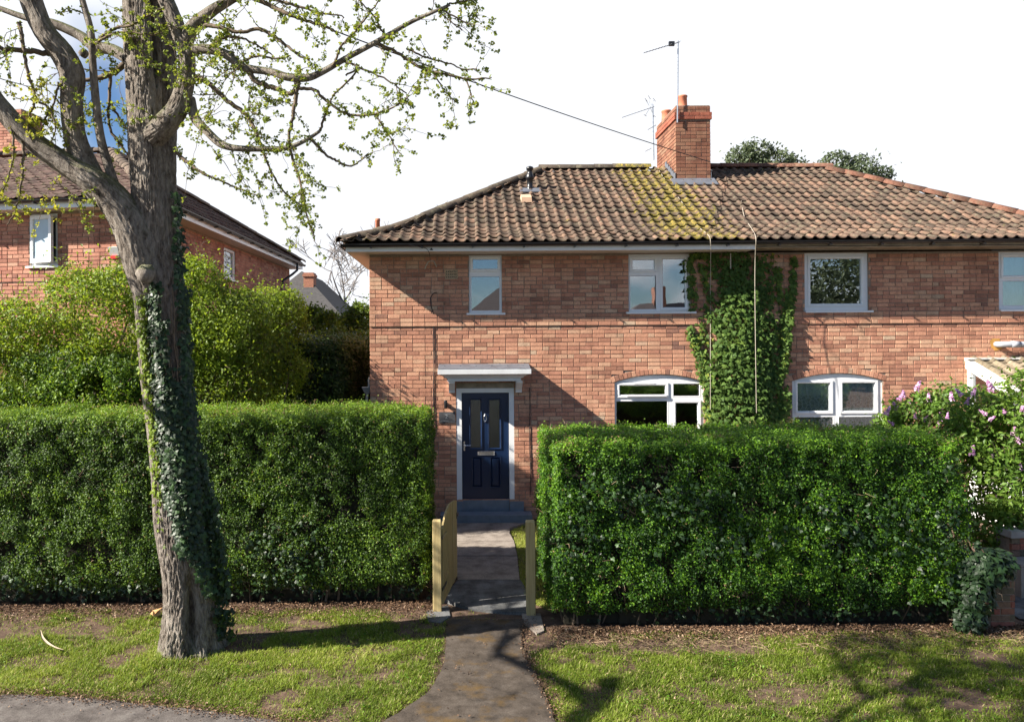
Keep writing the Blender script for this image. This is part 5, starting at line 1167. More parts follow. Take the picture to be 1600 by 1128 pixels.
# ------------------------------------------------------------------ the big street tree
tree = thing('street_tree', gx(297, 1008)+(0,), 'big leaning street tree with forked limbs and fresh pale leaves, trunk half wrapped in ivy', 'tree')
def tilt(y): return float(np.interp(y, [430, 700, 1010], [.42, .26, 0]))     # the trunk leans towards the street
def px_path(P):   # (px, py, d, rpx) -> points, radii
    P = [(x, y, d-tilt(y), q) for x, y, d, q in P]; pts = [at(x, y, d) for x, y, d, _ in P]; return np.array(pts), np.array([rr*d/F for _, _, d, rr in P])
def limb(P, n, sub, amp, name, seed, groove=None, flare=0., cap=True):
    pts, rad = px_path(P); C = catmull(np.c_[pts, rad], sub); pts, rad = C[:,:3], C[:,3]
    V, Fc = tube_np(pts, rad, n); V = V.reshape(len(pts), n, 3); ctr = pts[:,None,:]; d = V-ctr; rr = np.linalg.norm(d, axis=2, keepdims=True); dn = d/rr
    q = np.concatenate([dn*1.0, np.zeros_like(dn[...,:1])], -1)
    L = np.cumsum(np.r_[0, np.linalg.norm(np.diff(pts, axis=0), axis=1)])[:,None,None]
    if amp:
        p = dn*2.2*np.clip(rad[:,None,None]*9, .8, 3.)+np.array([0,0,0]); p = np.concatenate([p[...,:2]+0*L, p[...,2:3]+L*4.6], -1)
        rg = 1-abs(fbm(p*2.3, 3, seed)-.5)*3.2                          # ridged plates
        lump = fbm(np.concatenate([dn[...,:2]*.9, L*1.3+dn[...,2:3]*0], -1), 2, seed+3)-.5
        k = rad[:,None]*((rg-.62)*.5*amp+lump*.22-(.06 if amp > .1 else 0))
        if flare: 
            th = np.arctan2(dn[...,1], dn[...,0]); z = L[...,0]; k = k+rad[:,None]*np.exp(-z/.35)*flare*(.35+.65*np.cos(th*5+1.)**2)
        for (g0, gw, z0, z1, gd) in (groove or []):
            th = np.arctan2(dn[...,1], dn[...,0]); z = L[...,0]
            gz = np.clip(np.minimum((z-z0)/.25, (z1-z)/.35), 0, 1); gx_ = (th-(g0+.25*(min(z0,.15)+(z-z0)*1.-.25)*(1 if z0 < 1 else .15))+math.pi) % (2*math.pi)-math.pi
            k = k-rad[:,None]*gd*gz*np.exp(-(gx_/gw)**2)
        V = V+dn*k[...,None]
    V = V.reshape(-1, 3)
    return np_obj(name, V, Fc, bark, tree, True)
limb([(300,1022,8.25,52),(298,1000,8.25,46),(296,950,8.25,40),(292,900,8.25,38),(284,850,8.25,38),(280,800,8.25,39),(271,700,8.25,38),(259,600,8.25,37),(252,500,8.25,38),(247,430,8.25,38),(243,370,8.25,36),(240,300,8.25,35),(239,250,8.25,35),(239,200,8.25,36),(238,150,8.25,37),(237,100,8.25,38),(234,40,8.25,39),(230,-40,8.2,37),(226,-160,8.1,32),(240,-300,8.0,26),(230,-480,7.9,17),(250,-640,7.8,9)], 340, 24, .19, 'trunk', 3, groove=[(-1.18, .20, .12, 1.05, .55), (-1.0, .16, 5.9, 9.5, .5), (-.55, .22, 5.3, 8.5, .3)], flare=.16)
big = [
 [(243,470,8.2,30),(225,410,8.15,33),(202,350,8.1,29),(170,305,8.05,25),(140,280,8.,21),(110,262,8.,19),(60,228,7.95,17),(20,190,7.9,15),(-20,140,7.85,14),(-80,40,7.8,12),(-150,-120,7.7,8)],
 [(165,312,8.1,20),(150,292,8.1,21),(135,262,8.1,20),(118,215,8.1,17),(112,160,8.1,17),(113,118,8.1,20),(98,85,8.1,19),(70,50,8.05,17),(52,10,8.05,17),(38,-40,8.,16),(20,-140,8.,12),(-20,-300,7.9,7)],
 [(197,330,8.1,7.5),(185,305,8.1,7.5),(170,262,8.1,7),(157,215,8.1,6.5),(150,160,8.1,6),(145,100,8.1,5.5),(142,50,8.1,5),(130,5,8.1,4.5),(115,-50,8.1,4)],
 [(240,215,8.1,20),(258,196,8.02,20),(278,170,8.,17),(291,125,8.,14),(291,80,8.,13.5),(280,50,8.,13),(266,15,8.,12.5),(252,-20,8.,12),(235,-100,7.9,11),(260,-240,7.8,8),(250,-380,7.7,5)],
 [(290,70,8.,11),(300,45,7.95,11),(325,22,7.9,9),(350,6,7.85,7.5),(400,-22,7.8,6),(480,-60,7.7,4),(560,-100,7.6,2.5)],
 [(286,88,8.,8),(315,77,7.9,7.5),(350,84,7.85,7),(375,103,7.8,6.5),(390,108,7.8,6),(425,113,7.75,5.5),(450,121,7.7,6),(480,122,7.7,5.5),(505,112,7.7,4.8),(540,92,7.65,4.3),(590,65,7.6,4),(640,36,7.6,3.2),(680,18,7.5,2.6),(703,8,7.5,2)],
 [(298,155,8.05,7),(305,185,8.,7.5),(325,207,7.9,6.5),(345,225,7.85,6.2),(370,232,7.8,5),(410,233,7.8,4.5),(445,232,7.8,4),(475,221,7.8,3),(500,205,7.8,2.4)],
 [(200,92,8.4,9),(175,78,8.5,9),(148,73,8.55,9),(128,58,8.6,8),(105,46,8.6,7.5),(78,36,8.6,7),(40,28,8.65,5),(-10,10,8.7,4)],
 # limbs above the picture, towards the street and the right
 [(236,-60,8.2,24),(300,-170,7.6,19),(380,-260,7.,15),(500,-380,6.5,10),(640,-470,6.2,6)],
 [(232,-120,8.1,22),(280,-260,8.6,17),(380,-330,9.2,13),(520,-420,9.8,8),(620,-520,10.2,5)],
 [(228,-200,8.1,20),(150,-330,7.3,15),(110,-480,6.6,10),(40,-620,6.2,6)],
]
for i, P in enumerate(big): limb(P, 150 if i in (0,1,3) else 30, 18, .16 if i in (0,1,3) else .08, 'limb', 10+i)
thin = [
 [(388,110,7.8,4.5),(400,127,7.8,4),(430,138,7.75,3.8),(455,147,7.7,3.5),(463,130,7.7,3.5)],
 [(466,122,7.7,4.5),(464,145,7.7,3.6),(458,180,7.7,2.8),(452,215,7.7,2.4),(458,250,7.7,2.2),(470,285,7.65,1.9),(478,330,7.6,1.5),(492,375,7.6,1)],
 [(463,138,7.7,3),(490,141,7.7,2.5),(510,158,7.7,2.2),(545,179,7.7,2),(587,178,7.65,1.8),(620,165,7.6,1.3),(640,150,7.6,1)],
 [(587,178,7.65,1.4),(605,208,7.6,1.2),(618,230,7.6,.9),(628,244,7.6,.6)],
 [(588,68,7.6,3.2),(620,83,7.6,2.6),(660,108,7.55,2.3),(690,115,7.5,2.),(730,124,7.5,1.6),(768,122,7.5,1)],
 [(728,123,7.5,1.3),(736,148,7.5,1),(741,166,7.5,.8)], [(678,114,7.5,1.3),(695,143,7.5,1),(713,160,7.5,.8)],
 [(635,76,7.6,1.6),(660,88,7.6,1.4),(700,100,7.6,1.2),(725,108,7.6,1),(745,108,7.6,.8)],
 [(484,217,7.8,2.5),(508,240,7.8,2),(525,252,7.8,1.8),(552,258,7.8,1.3),(575,240,7.8,.8)], [(500,205,7.8,2.2),(508,180,7.8,1.8),(520,150,7.8,1.3)],
 [(303,121,8.,4.5),(325,130,7.95,4),(355,158,7.9,3.5),(385,180,7.9,3.2),(402,212,7.85,2.5),(412,240,7.8,2),(430,280,7.8,1.6),(455,310,7.8,1.3),(482,328,7.8,1)],
 [(270,233,8.1,3),(290,252,8.05,2.8),(315,270,8.,2.2),(350,285,8.,1.6),(385,300,8.,1.2),(405,308,8.,.8)],
 [(318,40,7.9,4),(340,42,7.85,3.5),(375,50,7.8,3),(405,46,7.8,3),(432,60,7.75,2.5),(460,82,7.7,2),(485,95,7.7,1.2)],
 [(390,-15,7.8,4),(420,8,7.8,3.5),(450,22,7.75,3),(480,34,7.75,2.5),(510,42,7.7,2),(530,55,7.7,1)],
 [(430,0,7.75,2.5),(470,12,7.7,2),(500,20,7.7,1.6),(537,27,7.7,1)],
 [(75,84,8.1,4.5),(40,80,8.,4),(0,76,8.,3.4),(-40,66,8.,2.5)],
 [(30,34,7.9,3.5),(38,80,7.85,3),(44,120,7.85,2.6),(56,155,7.85,2.2),(44,190,7.85,1.6),(50,222,7.85,1)],
 [(92,130,8.,2),(84,160,8.,1.6),(70,190,8.,1.3),(60,215,8.,1)], [(56,155,7.85,2),(78,172,7.85,1.6),(86,200,7.85,1.2),(80,225,7.85,.8)],
 [(200,95,8.5,6),(180,112,8.5,5),(155,122,8.5,4),(132,125,8.5,3)], [(172,118,8.5,3),(171,150,8.5,2.6),(170,195,8.5,2.2),(185,222,8.5,2),(203,246,8.5,1.3)], [(172,160,8.5,2),(190,190,8.5,1.6),(203,205,8.5,1)],
 [(36,202,7.9,3.2),(37,235,7.85,2.2),(34,280,7.8,1.8),(27,320,7.8,1.4),(12,352,7.8,1)], [(10,180,7.9,2.4),(22,225,7.8,1.8),(15,270,7.8,1.3),(5,300,7.8,1)],
 [(150,66,8.1,2.6),(180,45,8.,2.4),(205,40,7.9,2),(235,22,7.85,1.6),(258,10,7.8,1)], [(145,70,8.1,2.6),(172,55,8.,2),(200,50,7.95,1.6),(240,55,7.9,1.3),(265,42,7.9,.8)],
 [(520,150,7.7,1.5),(560,110,7.7,1.5),(540,118,7.7,1.5)], [(520,105,7.65,2),(535,70,7.6,1.8),(560,45,7.6,1.6),(585,12,7.6,1.2),(600,-10,7.6,1)], [(600,60,7.6,1.6),(592,38,7.6,1.4),(578,18,7.6,1.2),(560,0,7.6,1)],
 [(540,98,7.65,1.8),(575,112,7.6,1.5),(605,125,7.6,1.3),(635,146,7.6,1)], [(700,8,7.5,1.5),(730,2,7.5,1.2),(755,-2,7.5,.8)], [(690,14,7.5,1.5),(715,30,7.5,1.2),(740,42,7.5,.9)],[(684,17,7.5,1.2),(700,30,7.5,1.),(722,48,7.5,.8)],
 [(320,78,7.9,2.5),(345,62,7.8,2.),(370,58,7.8,1.8),(400,70,7.8,1.4),(430,90,7.8,1)], [(375,100,7.8,2),(400,88,7.75,1.8),(430,92,7.7,1.4),(455,88,7.7,1)],
]
TV_, TF_, tb_ = [], [], 0
carriers = []
for P in thin:
    pts, rad = px_path(P); C = catmull(np.c_[pts, rad*1.0], 6); C[:,:3] += rng.normal(0, .004, C[:,:3].shape); v, f = tube_np(C[:,:3], C[:,3], 6, tb_); TV_.append(v); TF_.append(f); tb_ += len(v); carriers.append((C[:,:3], C[:,3], 1.0))
for P in big[5:7]: pts, rad = px_path(P); C = catmull(np.c_[pts, rad], 6); carriers.append((C[:,:3], C[:,3], .8))
for P in (big[0], big[1], big[2], big[3], big[4], big[7]): pts, rad = px_path(P); C = catmull(np.c_[pts, rad], 6); carriers.append((C[:,:3], C[:,3], .35))
for P in big[8:]: pts, rad = px_path(P); C = catmull(np.c_[pts, rad], 6); carriers.append((C[:,:3], C[:,3], 1.2))
LP, LN, LU = [], [], []
def spur(p, d, n=5):
    for _ in range(n):
        u_ = d*.4+rng.normal(0, .8, 3); LP.append(p+rng.normal(0, .007, 3)); LU.append(u_/np.linalg.norm(u_)); LN.append(rng.normal(0, .6, 3)+np.array([0,0,.5]))
def grow(p0, d0, ln, rad, depth):
    global tb_
    n = max(4, int(ln/.05)); pts = [p0]; d = d0/np.linalg.norm(d0)
    for i in range(n):
        d = d+rng.normal(0, .22, 3)+np.array([0,0,-.035]); d /= np.linalg.norm(d); pts.append(pts[-1]+d*ln/n)
    pts = np.array(pts); v, f = tube_np(pts, np.linspace(rad, rad*.35, len(pts)), 4, tb_); TV_.append(v); TF_.append(f); tb_ += len(v)
    for i in range(1, len(pts)):
        if rng.random() < .62: spur(pts[i]+rng.normal(0, .008, 3), d, rng.integers(4, 8))
        if depth and rng.random() < .28: grow(pts[i], d+rng.normal(0, .9, 3), ln*rng.uniform(.3,.6), rad*.7, depth-1)
    spur(pts[-1], d, 7)
for C, rad, dens in carriers:
    seg = np.linalg.norm(np.diff(C, axis=0), axis=1)
    for i in range(len(C)-1):
        T = (C[i+1]-C[i])/(seg[i]+1e-9)
        k = rng.poisson(seg[i]*dens*5.5)
        for _ in range(k):
            dd = T*.5+rng.normal(0, .8, 3); dd[2] -= .08; thin_ = rad[i] < .02
            grow(C[i]+(C[i+1]-C[i])*rng.random()+dd/np.linalg.norm(dd)*rad[i]*.7, dd, rng.uniform(.12,.5) if thin_ else rng.uniform(.25,.9), rng.uniform(.0028,.0045) if thin_ else rng.uniform(.004,.007), 1)
        if rad[i] < .03 and rng.random() < seg[i]*16: spur(C[i], T, 6)
o = np_obj('twigs', np.concatenate(TV_), np.concatenate(TF_), twigm, tree, True); o['kind'] = 'stuff'
LP, LN, LU = np.array(LP), np.array(LN), np.array(LU)
lt_ = .15+.6*rng.random(len(LP)); lt_ += np.where((LP[:,0] < -3.9) & (LP[:,2] < 5.9), .35, 0)    # the lowest left twigs carry yellower leaves
leaf_cloud('leaves', LP, LN, rng.uniform(.017,.036,len(LP)), lt_, treeleaf, tree, 'fan', .3, 5, U=LU)
# knots
for (x, y, d, rr) in ((228,428,7.93,15),(131,84,7.98,7)):
    c = at(x, y, d-tilt(y)); m = MB(); ths = np.linspace(0, math.pi*2, 13)[:-1]
    V = []; nl = 7
    for j in range(nl):
        ph = math.pi*j/(nl-1)
        for th in ths: q = np.array([math.cos(th)*math.sin(ph), math.sin(th)*math.sin(ph), math.cos(ph)]); V.append(np.array(c)+q*rr*d/F*(.8+.4*fbm((q*1.6+x)[None], 2, 2)[0]))
    Fc = [(j*12+i, j*12+(i+1)%12, (j+1)*12+(i+1)%12, (j+1)*12+i) for j in range(nl-1) for i in range(12)]; np_obj('knot', V, Fc, bark, tree, True)

# ivy on the trunk
ti = thing('tree_ivy', (at(330,1000,8.1)[0], 8.0, 0), 'dark ivy wrapping the front and right side of the big trunk', 'ivy')
ctrl = [(300,1010),(298,950),(292,900),(284,850),(280,800),(271,700),(259,600),(252,500),(247,430),(243,370)]
def tcx(y): ys = [c[1] for c in ctrl][::-1]; xs = [c[0] for c in ctrl][::-1]; return np.interp(y, ys, xs)
r = np.random.default_rng(99)
# patches: (y0, y1, x0 at y0, x0 at y1, x1 at y0, x1 at y1, bulge m, number)
PT = [(440,520,226,228,246,252,.03,140),(440,600,280,285,292,300,.04,300),(500,610,224,232,256,268,.04,440),(590,650,232,238,272,296,.06,330),(600,660,286,290,300,308,.05,160),(640,720,238,246,296,320,.08,640),(710,790,248,254,320,338,.11,800),(780,870,260,282,338,350,.13,760),(860,930,290,326,352,356,.12,380),(920,1000,332,338,358,366,.10,160),(300,440,270,277,281,286,.02,140)]
P, Nn = [], []
for (ya, yb, xa0, xb0, xa1, xb1, bl_, n) in PT:
    t = r.random(n); y = ya+(yb-ya)*t; s = r.random(n); x = (xa0+(xb0-xa0)*t)*(1-s)+(xa1+(xb1-xa1)*t)*s+r.normal(0, 2.5, n)
    cx = tcx(y); off = np.clip((x-cx)/38, -1.6, 1.6); w = .26*np.sqrt(np.clip(1-np.clip(off, -1, 1)**2, 0, 1))
    for i in range(n):
        d = 8.25-w[i]-bl_*(.15+.85*r.random())*(1 if off[i] > -.3 else .35); P.append(at(x[i], y[i], d-tilt(y[i]))); Nn.append((off[i]*.9, -1, .35))
P, Nn = np.array(P), np.array(Nn); order = r.permutation(len(P)); P, Nn = P[order], Nn[order]
keep = P[:,2] > .04; P, Nn = P[keep], Nn[keep]; sz = r.uniform(.038, .070, len(P))
T, Fc = LT['ivy']; me = unit_mesh('ivy_leaf', T, Fc, ivyO)
big_i = np.argsort(-sz)[:300]; rest = np.argsort(-sz)[300:]
n_, u_ = frames(Nn, r, .33); u_[:,2] -= 1.3; u_ -= n_*(u_*n_).sum(1)[:,None]; u_ /= np.linalg.norm(u_, axis=1)[:,None]; v_ = np.cross(n_, u_)
for i in big_i:
    Mx = Matrix(((u_[i][0], v_[i][0], n_[i][0], 0), (u_[i][1], v_[i][1], n_[i][1], 0), (u_[i][2], v_[i][2], n_[i][2], 0), (0,0,0,1)))
    place('ivy_leaf', me, ti, Matrix.Translation(P[i]) @ Mx @ Matrix.Scale(sz[i], 4))
leaf_cloud('foliage', P[rest], Nn[rest], sz[rest], r.random(len(rest))*.75, ivym, ti, 'ivy', .35, 101, droop=1.2)
# small ivy leaves in a paler yellow-green along the left edge
n = 800; y = r.uniform(440, 880, n); xe = np.interp(y, [440,520,640,700,790,870], [224,222,234,243,252,272])+r.normal(0, 5, n); P2 = np.array([at(a, b, 8.25-.20-.05*r.random()-tilt(b)) for a, b in zip(xe, y)])
leaf_cloud('edge_leaves', P2, np.tile([-.5,-1,.3], (n,1)), r.uniform(.028,.048,n), .3+.6*r.random(n), shrubm, ti, 'ivy', .5, 102, droop=.6)
V, Fc, b = [], [], 0
for k in range(14):
    y = np.linspace(r.uniform(770,850), r.uniform(430, 640), 9); x = tcx(y)+np.linspace(r.uniform(8,34), r.uniform(-25,30), 9)+r.normal(0,3,9); off = np.clip((x-tcx(y))/38, -1, 1)
    pts = [at(a, c, 8.25-tilt(c)-.262*math.sqrt(max(0, 1-o_*o_))-.012) for a, c, o_ in zip(x, y, off)]; v, f = tube_np(catmull(pts, 3), np.linspace(.011,.004,25), 5, b); V.append(v); Fc.append(f); b += len(v)
np_obj('stems', np.concatenate(V), np.concatenate(Fc), twigm, ti, True)

# ------------------------------------------------------------------ gate and posts
def post(px_, py0, py1, w, label):
    x, y = gx(px_, py1); z = at(px_, py0, y)[2]; m = MB(); b_ = .006; c = w/2
    prof = [(-c+b_,-c),(c-b_,-c),(c,-c+b_),(c,c-b_),(c-b_,c),(-c+b_,c),(-c,c-b_),(-c,-c+b_)]
    n = 8; V0 = [(x+a, y+c_, -.05) for a, c_ in prof]; V1 = [(x+a, y+c_, z-.012) for a, c_ in prof]; V2 = [(x+a*.82, y+c_*.82, z) for a, c_ in prof]
    m.v = V0+V1+V2; m.f = [(k*n+i, k*n+(i+1)%n, (k+1)*n+(i+1)%n, (k+1)*n+i) for k in range(2) for i in range(n)]+[tuple(2*n+i for i in range(n))]
    o = m.build('gate_post', wood); tag(o, label, 'gate post', 'timber gateposts at the garden entrance'); return x, y, z
lx_, ly_, lz_ = post(683.5, 812, 953, .105, 'square timber gatepost that carries the open gate, against the left hedge')
rx_, ry_, rz_ = post(829.5, 813, 959, .108, 'square timber gatepost standing free beside the right hedge')
g0 = Vector((lx_+.065, ly_+.03, 0)); g1_ = Vector(gx(714.5, 905)+(0,)); gd = (g1_-g0); GL = gd.length; ga = math.atan2(gd.y, gd.x); GF = Frame(g0, ga)
gate = thing('garden_gate', tuple(g0), 'open pale wooden paling gate with an arched top at the garden path', 'gate')
NPAL = 9; pw = GL/NPAL
def gtop(t): return .86+.30*math.sin(math.pi*min(1, (.10+.85*t)))**.8 if t < .62 else .86+.30*(1-.25*((t-.62)/.38)**2)*math.sin(math.pi*.627)**.8
for i in range(NPAL):
    u0, u1 = i*pw+.015, (i+1)*pw-.015; z0_, z1_ = gtop((i+.02)/NPAL), gtop((i+.98)/NPAL); m = MB(); rz = random.uniform(-.006,.001)
    m.prism(GF, [(u0+.005,.06),(u1-.005,.06),(u1-.005,z1_),((u0+u1)/2,(z0_+z1_)/2+.012),(u0+.005,z0_)], -.002+rz, .0); m.prism(GF, [(u0,.06),(u1,.06),(u1,z1_-.003),((u0+u1)/2,(z0_+z1_)/2+.008),(u0,z0_-.003)], .0+rz+.0005, .019)
    m.build('paling', wood, gate)
for z in (.20, .82):
    m = MB(); m.box(GF, .0, GL, .0215, .06, z, z+.09); m.build('rail', wood, gate)
m = MB(); L0, L1 = .04, GL-.04; m.prism(GF, [(L0,.30),(L0+.1,.30),(L1,.81),(L1-.1,.81)], .022, .058); m.build('brace', wood, gate)
m = MB(); m.box(GF, GL-.06, GL+.05, -.02, -.004, .88, .905); m.box(GF, GL-.07, GL-.02, -.012, -.003, .85, .935); m.build('latch', black, gate)
for z in (.24, .86): m = MB(); m.box(GF, -.05, .25, -.012, -.003, z, z+.035); m.build('hinge', black, gate)

# ------------------------------------------------------------------ brick pier, ivy mound and low wall at the right
by = 8.64; bx0 = at(1533, 985, by)[0]; bx1 = at(1586, 985, by)[0]
pz_ = at(1580, 903, by)[2]
pier = thing('brick_pier', ((bx0+bx1)/2, by, 0), 'low mossy brick pier with ivy on its shoulder at the right end of the hedge', 'pier')
m = MB(); m.box(WF, bx0+.008, bx1-.008, by+.008, by+.33, -.05, pz_-.01); pc = m.build('pier_core', mortar, pier)
for q, (fr_, ln_) in enumerate(((Frame((bx0, by, 0)), bx1-bx0), (Frame((bx1, by, 0), math.pi/2), .34))):
    build_bricks(fr_, brick_list(0, ln_, .0, pz_, [], seed=90+q, headers=.4, gauge=.076), pc, pbrickO, pbrickO, 300, lambda b: 0, lambda z: 0, depth=.06, seed=91+q)
def ivy_mound(name, label, blobs, n, seed, base, mat=ivym, size=(.045,.08)):
    r = np.random.default_rng(seed); t = thing(name, base, label, 'ivy'); A, Nn = [], []
    for c, (rx, ry, rz), w in blobs:
        k = int(n*w); d = r.normal(0,1,(k,3)); d /= np.linalg.norm(d, axis=1)[:,None]; d[:,1] = -abs(d[:,1]); p = np.array(c)+d*np.array([rx,ry,rz])*(.8+.25*r.random((k,1))); A.append(p); Nn.append(d)
    A, Nn = np.concatenate(A), np.concatenate(Nn); kp = A[:,2] > .03
    leaf_cloud('foliage', A[kp], (Nn+np.array([0,-.2,.35]))[kp], r.uniform(*size, kp.sum()), r.random(kp.sum())*.55, mat, t, 'ivy', .35, seed, droop=1.)
    k = 40; i = r.choice(len(A), k); sticks('stems', A[i]-Nn[i]*.1, r.normal(0,.5,(k,3))+np.array([0,0,-.6]), r.uniform(.15,.35,k), r.uniform(.004,.008,k), twigm, t, seed); return t
ivy_mound('ivy_mound', 'dark ivy mound spilling over the brick pier', [(at(1535,885,8.62), (.26,.22,.24), .35), (at(1558,880,8.66), (.16,.2,.17), .2), (at(1527,930,8.52), (.17,.14,.28), .25), (at(1515,968,8.50), (.17,.12,.2), .2)], 1300, 95, (gx(1530,990)+(0,)))
lw = thing('low_garden_wall', (7.9, 10.2, 0), 'low crumbling brick and stone wall beyond the pier at the right edge', 'wall')
m = MB(); m.box(WF, 7.15, 9.5, 10.0, 10.28, 0, .66); lwc = m.build('wall_core', mortar, lw)
build_bricks(Frame((7.14, 9.99, 0)), brick_list(0, 2.3, 0, .67, [], seed=96, headers=.4, gauge=.085), lwc, pbrickO, pbrickO, 300, lambda b: 0, lambda z: -random.random()*.02, seed=97)
m = MB()
for i in range(8): u0 = 7.1+i*.29; h_ = random.uniform(.05,.09); m = MB(); m.hexa([(u0,9.93,.672),(u0+.28,9.95,.672),(u0+.27,10.32,.672),(u0+.01,10.31,.672),(u0+.03,9.97,.672+h_),(u0+.25,9.99,.672+h_*.8),(u0+.24,10.28,.672+h_),(u0+.04,10.27,.672+h_)]); m.build('coping_stone', concrete, lwc)
sheet('driveway', [(6.45,8.9),(12,8.9),(12,10.9),(6.9,10.9)], .006, pathb)
st_ = thing('garden_steps', (8.2, 9.6, 0), 'shaded stone ledge in front of the low wall at the right edge', 'step'); m = MB(); m.box(WF, 7.0, 9.5, 9.62, 9.985, 0, .42); m.build('ledge', concrete, st_)

# ------------------------------------------------------------------ grass, moss, litter
r = np.random.default_rng(123)
def scatter(n, x0, x1, y0, y1): return r.uniform(x0, x1, n), r.uniform(y0, y1, n)
def pedge(x): e = np.array(pave_edge); return np.interp(x, e[:,0], e[:,1])
PATHN = np.array(ragged(PATHP, .03))
def grassmask(x, y, n):
    q = np.c_[x, y, np.zeros(n)]
    hf = np.where(x < .4, HLf, HRf); dist = hf+.16-y
    left = x < .4
    ok = ~inpoly(x, y, ragged(PATHP, .04)) & (dist > 0.02)
    edge = np.where(left, y-pedge(x), 1.)
    dens = np.clip((fbm(q*1.7, 3, 31)-.31)*6, .12, 1)*np.clip((fbm(q*6, 2, 35)-.28)*4, .25, 1)
    soilw = np.where(left, .10+.36*np.clip((x+1.6)/1.4, 0, 1), np.where(x < 1.6, .45, .06))*(.45+.9*fbm(q*1.3, 2, 37)); dens *= np.clip((dist-soilw)/.22, 0.03, 1)
    dens *= np.clip(edge/.12+.2*fbm(q*9, 1, 39)-.05, 0, 1)
    pd = np.full(n, 1.)
    for (px_, py_) in PATHP: pd = np.minimum(pd, np.hypot(x-px_, (y-py_)))
    # distance to the path boundary as a polyline
    E = np.array(PATHP)
    dm = np.full(n, 9.)
    for a, b in zip(E, np.roll(E, -1, 0)):
        v = b-a; t = np.clip(((x-a[0])*v[0]+(y-a[1])*v[1])/(v@v+1e-9), 0, 1); dm = np.minimum(dm, np.hypot(x-a[0]-t*v[0], y-a[1]-t*v[1]))
    dens *= np.clip(dm/np.where(left, .05, .09), 0.0, 1)
    return ok, dens, q
def blades(name, x, y, z, ln, tint, mat, seed, parent=None):
    r = np.random.default_rng(seed); n = len(x); T, _ = LT['blade']; th = r.random(n)*6.283; lean = np.abs(r.normal(.5, .35, n))
    u_ = np.c_[np.cos(th)*np.sin(lean), np.sin(th)*np.sin(lean), np.cos(lean)]; b_ = np.c_[np.cos(th)*np.cos(lean), np.sin(th)*np.cos(lean), -np.sin(lean)]; v_ = np.cross(u_, b_)
    k = 5; s = ln[:,None,None]; Wd = np.array([.0065,.0065,.0055,.0055,0])[None,:,None]/.06*.5*.06/.0065*1.
    V = np.c_[x, y, z][:,None,:]+s*(T[None,:,0:1]*u_[:,None]+T[None,:,2:3]*b_[:,None])+np.sign(T[None,:,1:2])*np.array([.0032,.0032,.0026,.0026,0])[None,:,None]*v_[:,None]
    f3 = np.array([(2,3,4)]); f4 = np.array([(0,1,3,2)]); base = (np.arange(n)*5)[:,None,None]
    o = np_obj(name, V.reshape(-1,3), [(f4[None]+base).reshape(-1,4), (f3[None]+base).reshape(-1,3)], mat, parent, False, np.repeat(np.clip(tint,0,1), 5)); o['kind'] = 'stuff'; return o
n = 660000; x, y = scatter(n, -6.2, 7.2, 6.2, 9.7); ok, dens, q = grassmask(x, y, n); k = ok & (r.random(n) < np.clip(dens*1.0,0,.8)); x, y, q, dens = x[k], y[k], q[k], dens[k]; n = len(x)
tuft = fbm(q*7, 2, 41); ln = (.020+.035*r.random(n)+.055*np.clip(tuft-.5, 0, 1))*(.6+.4*dens)
tr_d = np.hypot(x+2.9, y-8.1); ln *= 1+.8*np.exp(-(tr_d/.5)**2)
tint = .12+.5*r.random(n)+(fbm(q*1.1, 3, 43)-.5)*.7+(fbm(q*4, 2, 45)-.5)*.4; tint[r.random(n) < .07] = .97
tag(blades('verge_grass', x, y, np.full(n, -.01), ln, tint, grassm, 1), 'rough green verge grass in front of the two hedges', 'grass')
# clover and low weeds
n = 16000; x, y = scatter(n, -6.2, 7.2, 6.2, 9.4); ok, dens, q = grassmask(x, y, n); k = ok & (fbm(q*2.3, 2, 51) > .55) & (r.random(n) < dens); x, y = x[k], y[k]; n = len(x)
tag(leaf_cloud('clover', np.c_[x, y, .005+.03*r.random(n)], np.tile([0,0,1.], (n,1)), r.uniform(.012,.028,n), .2+.6*r.random(n), hedgeR, None, 'fan', .4, 52), 'patches of low broad-leaved weeds in the verge grass', 'weeds')
# garden lawn and moss behind the gateposts
LWN = [gx(798,832,.0), gx(804,846,.0), gx(809,868,.0), gx(813,905,.0), gx(822,938), gx(870,960), (1.5, 13.9), gx(838,812), gx(826,818), gx(803,826)]
n = 60000; x, y = scatter(n, .5, 1.9, 9.2, 13.9); k = inpoly(x, y, LWN); x, y = x[k], y[k]; n = len(x); q = np.c_[x, y, np.zeros(n)]
k = r.random(n) < np.clip((fbm(q*2.5, 2, 3)-.2)*3, .3, 1); x, y, q = x[k], y[k], q[k]; n = len(x)
tag(blades('garden_lawn', x, y, np.zeros(n), .02+.03*r.random(n), .45+.5*r.random(n), grassm, 7), 'mossy yellow-green lawn strip beside the slab path behind the gateposts', 'grass')
n = 30000; x, y = scatter(n, -6., 1.0, 11.1, 14.0); k = (x < -.16); x, y = x[k], y[k]; n = len(x)
tag(blades('rear_lawn', x, y, np.zeros(n), .03+.04*r.random(n), .2+.5*r.random(n), grassm, 8), 'lawn behind the left hedge seen through the gateway gap', 'grass')
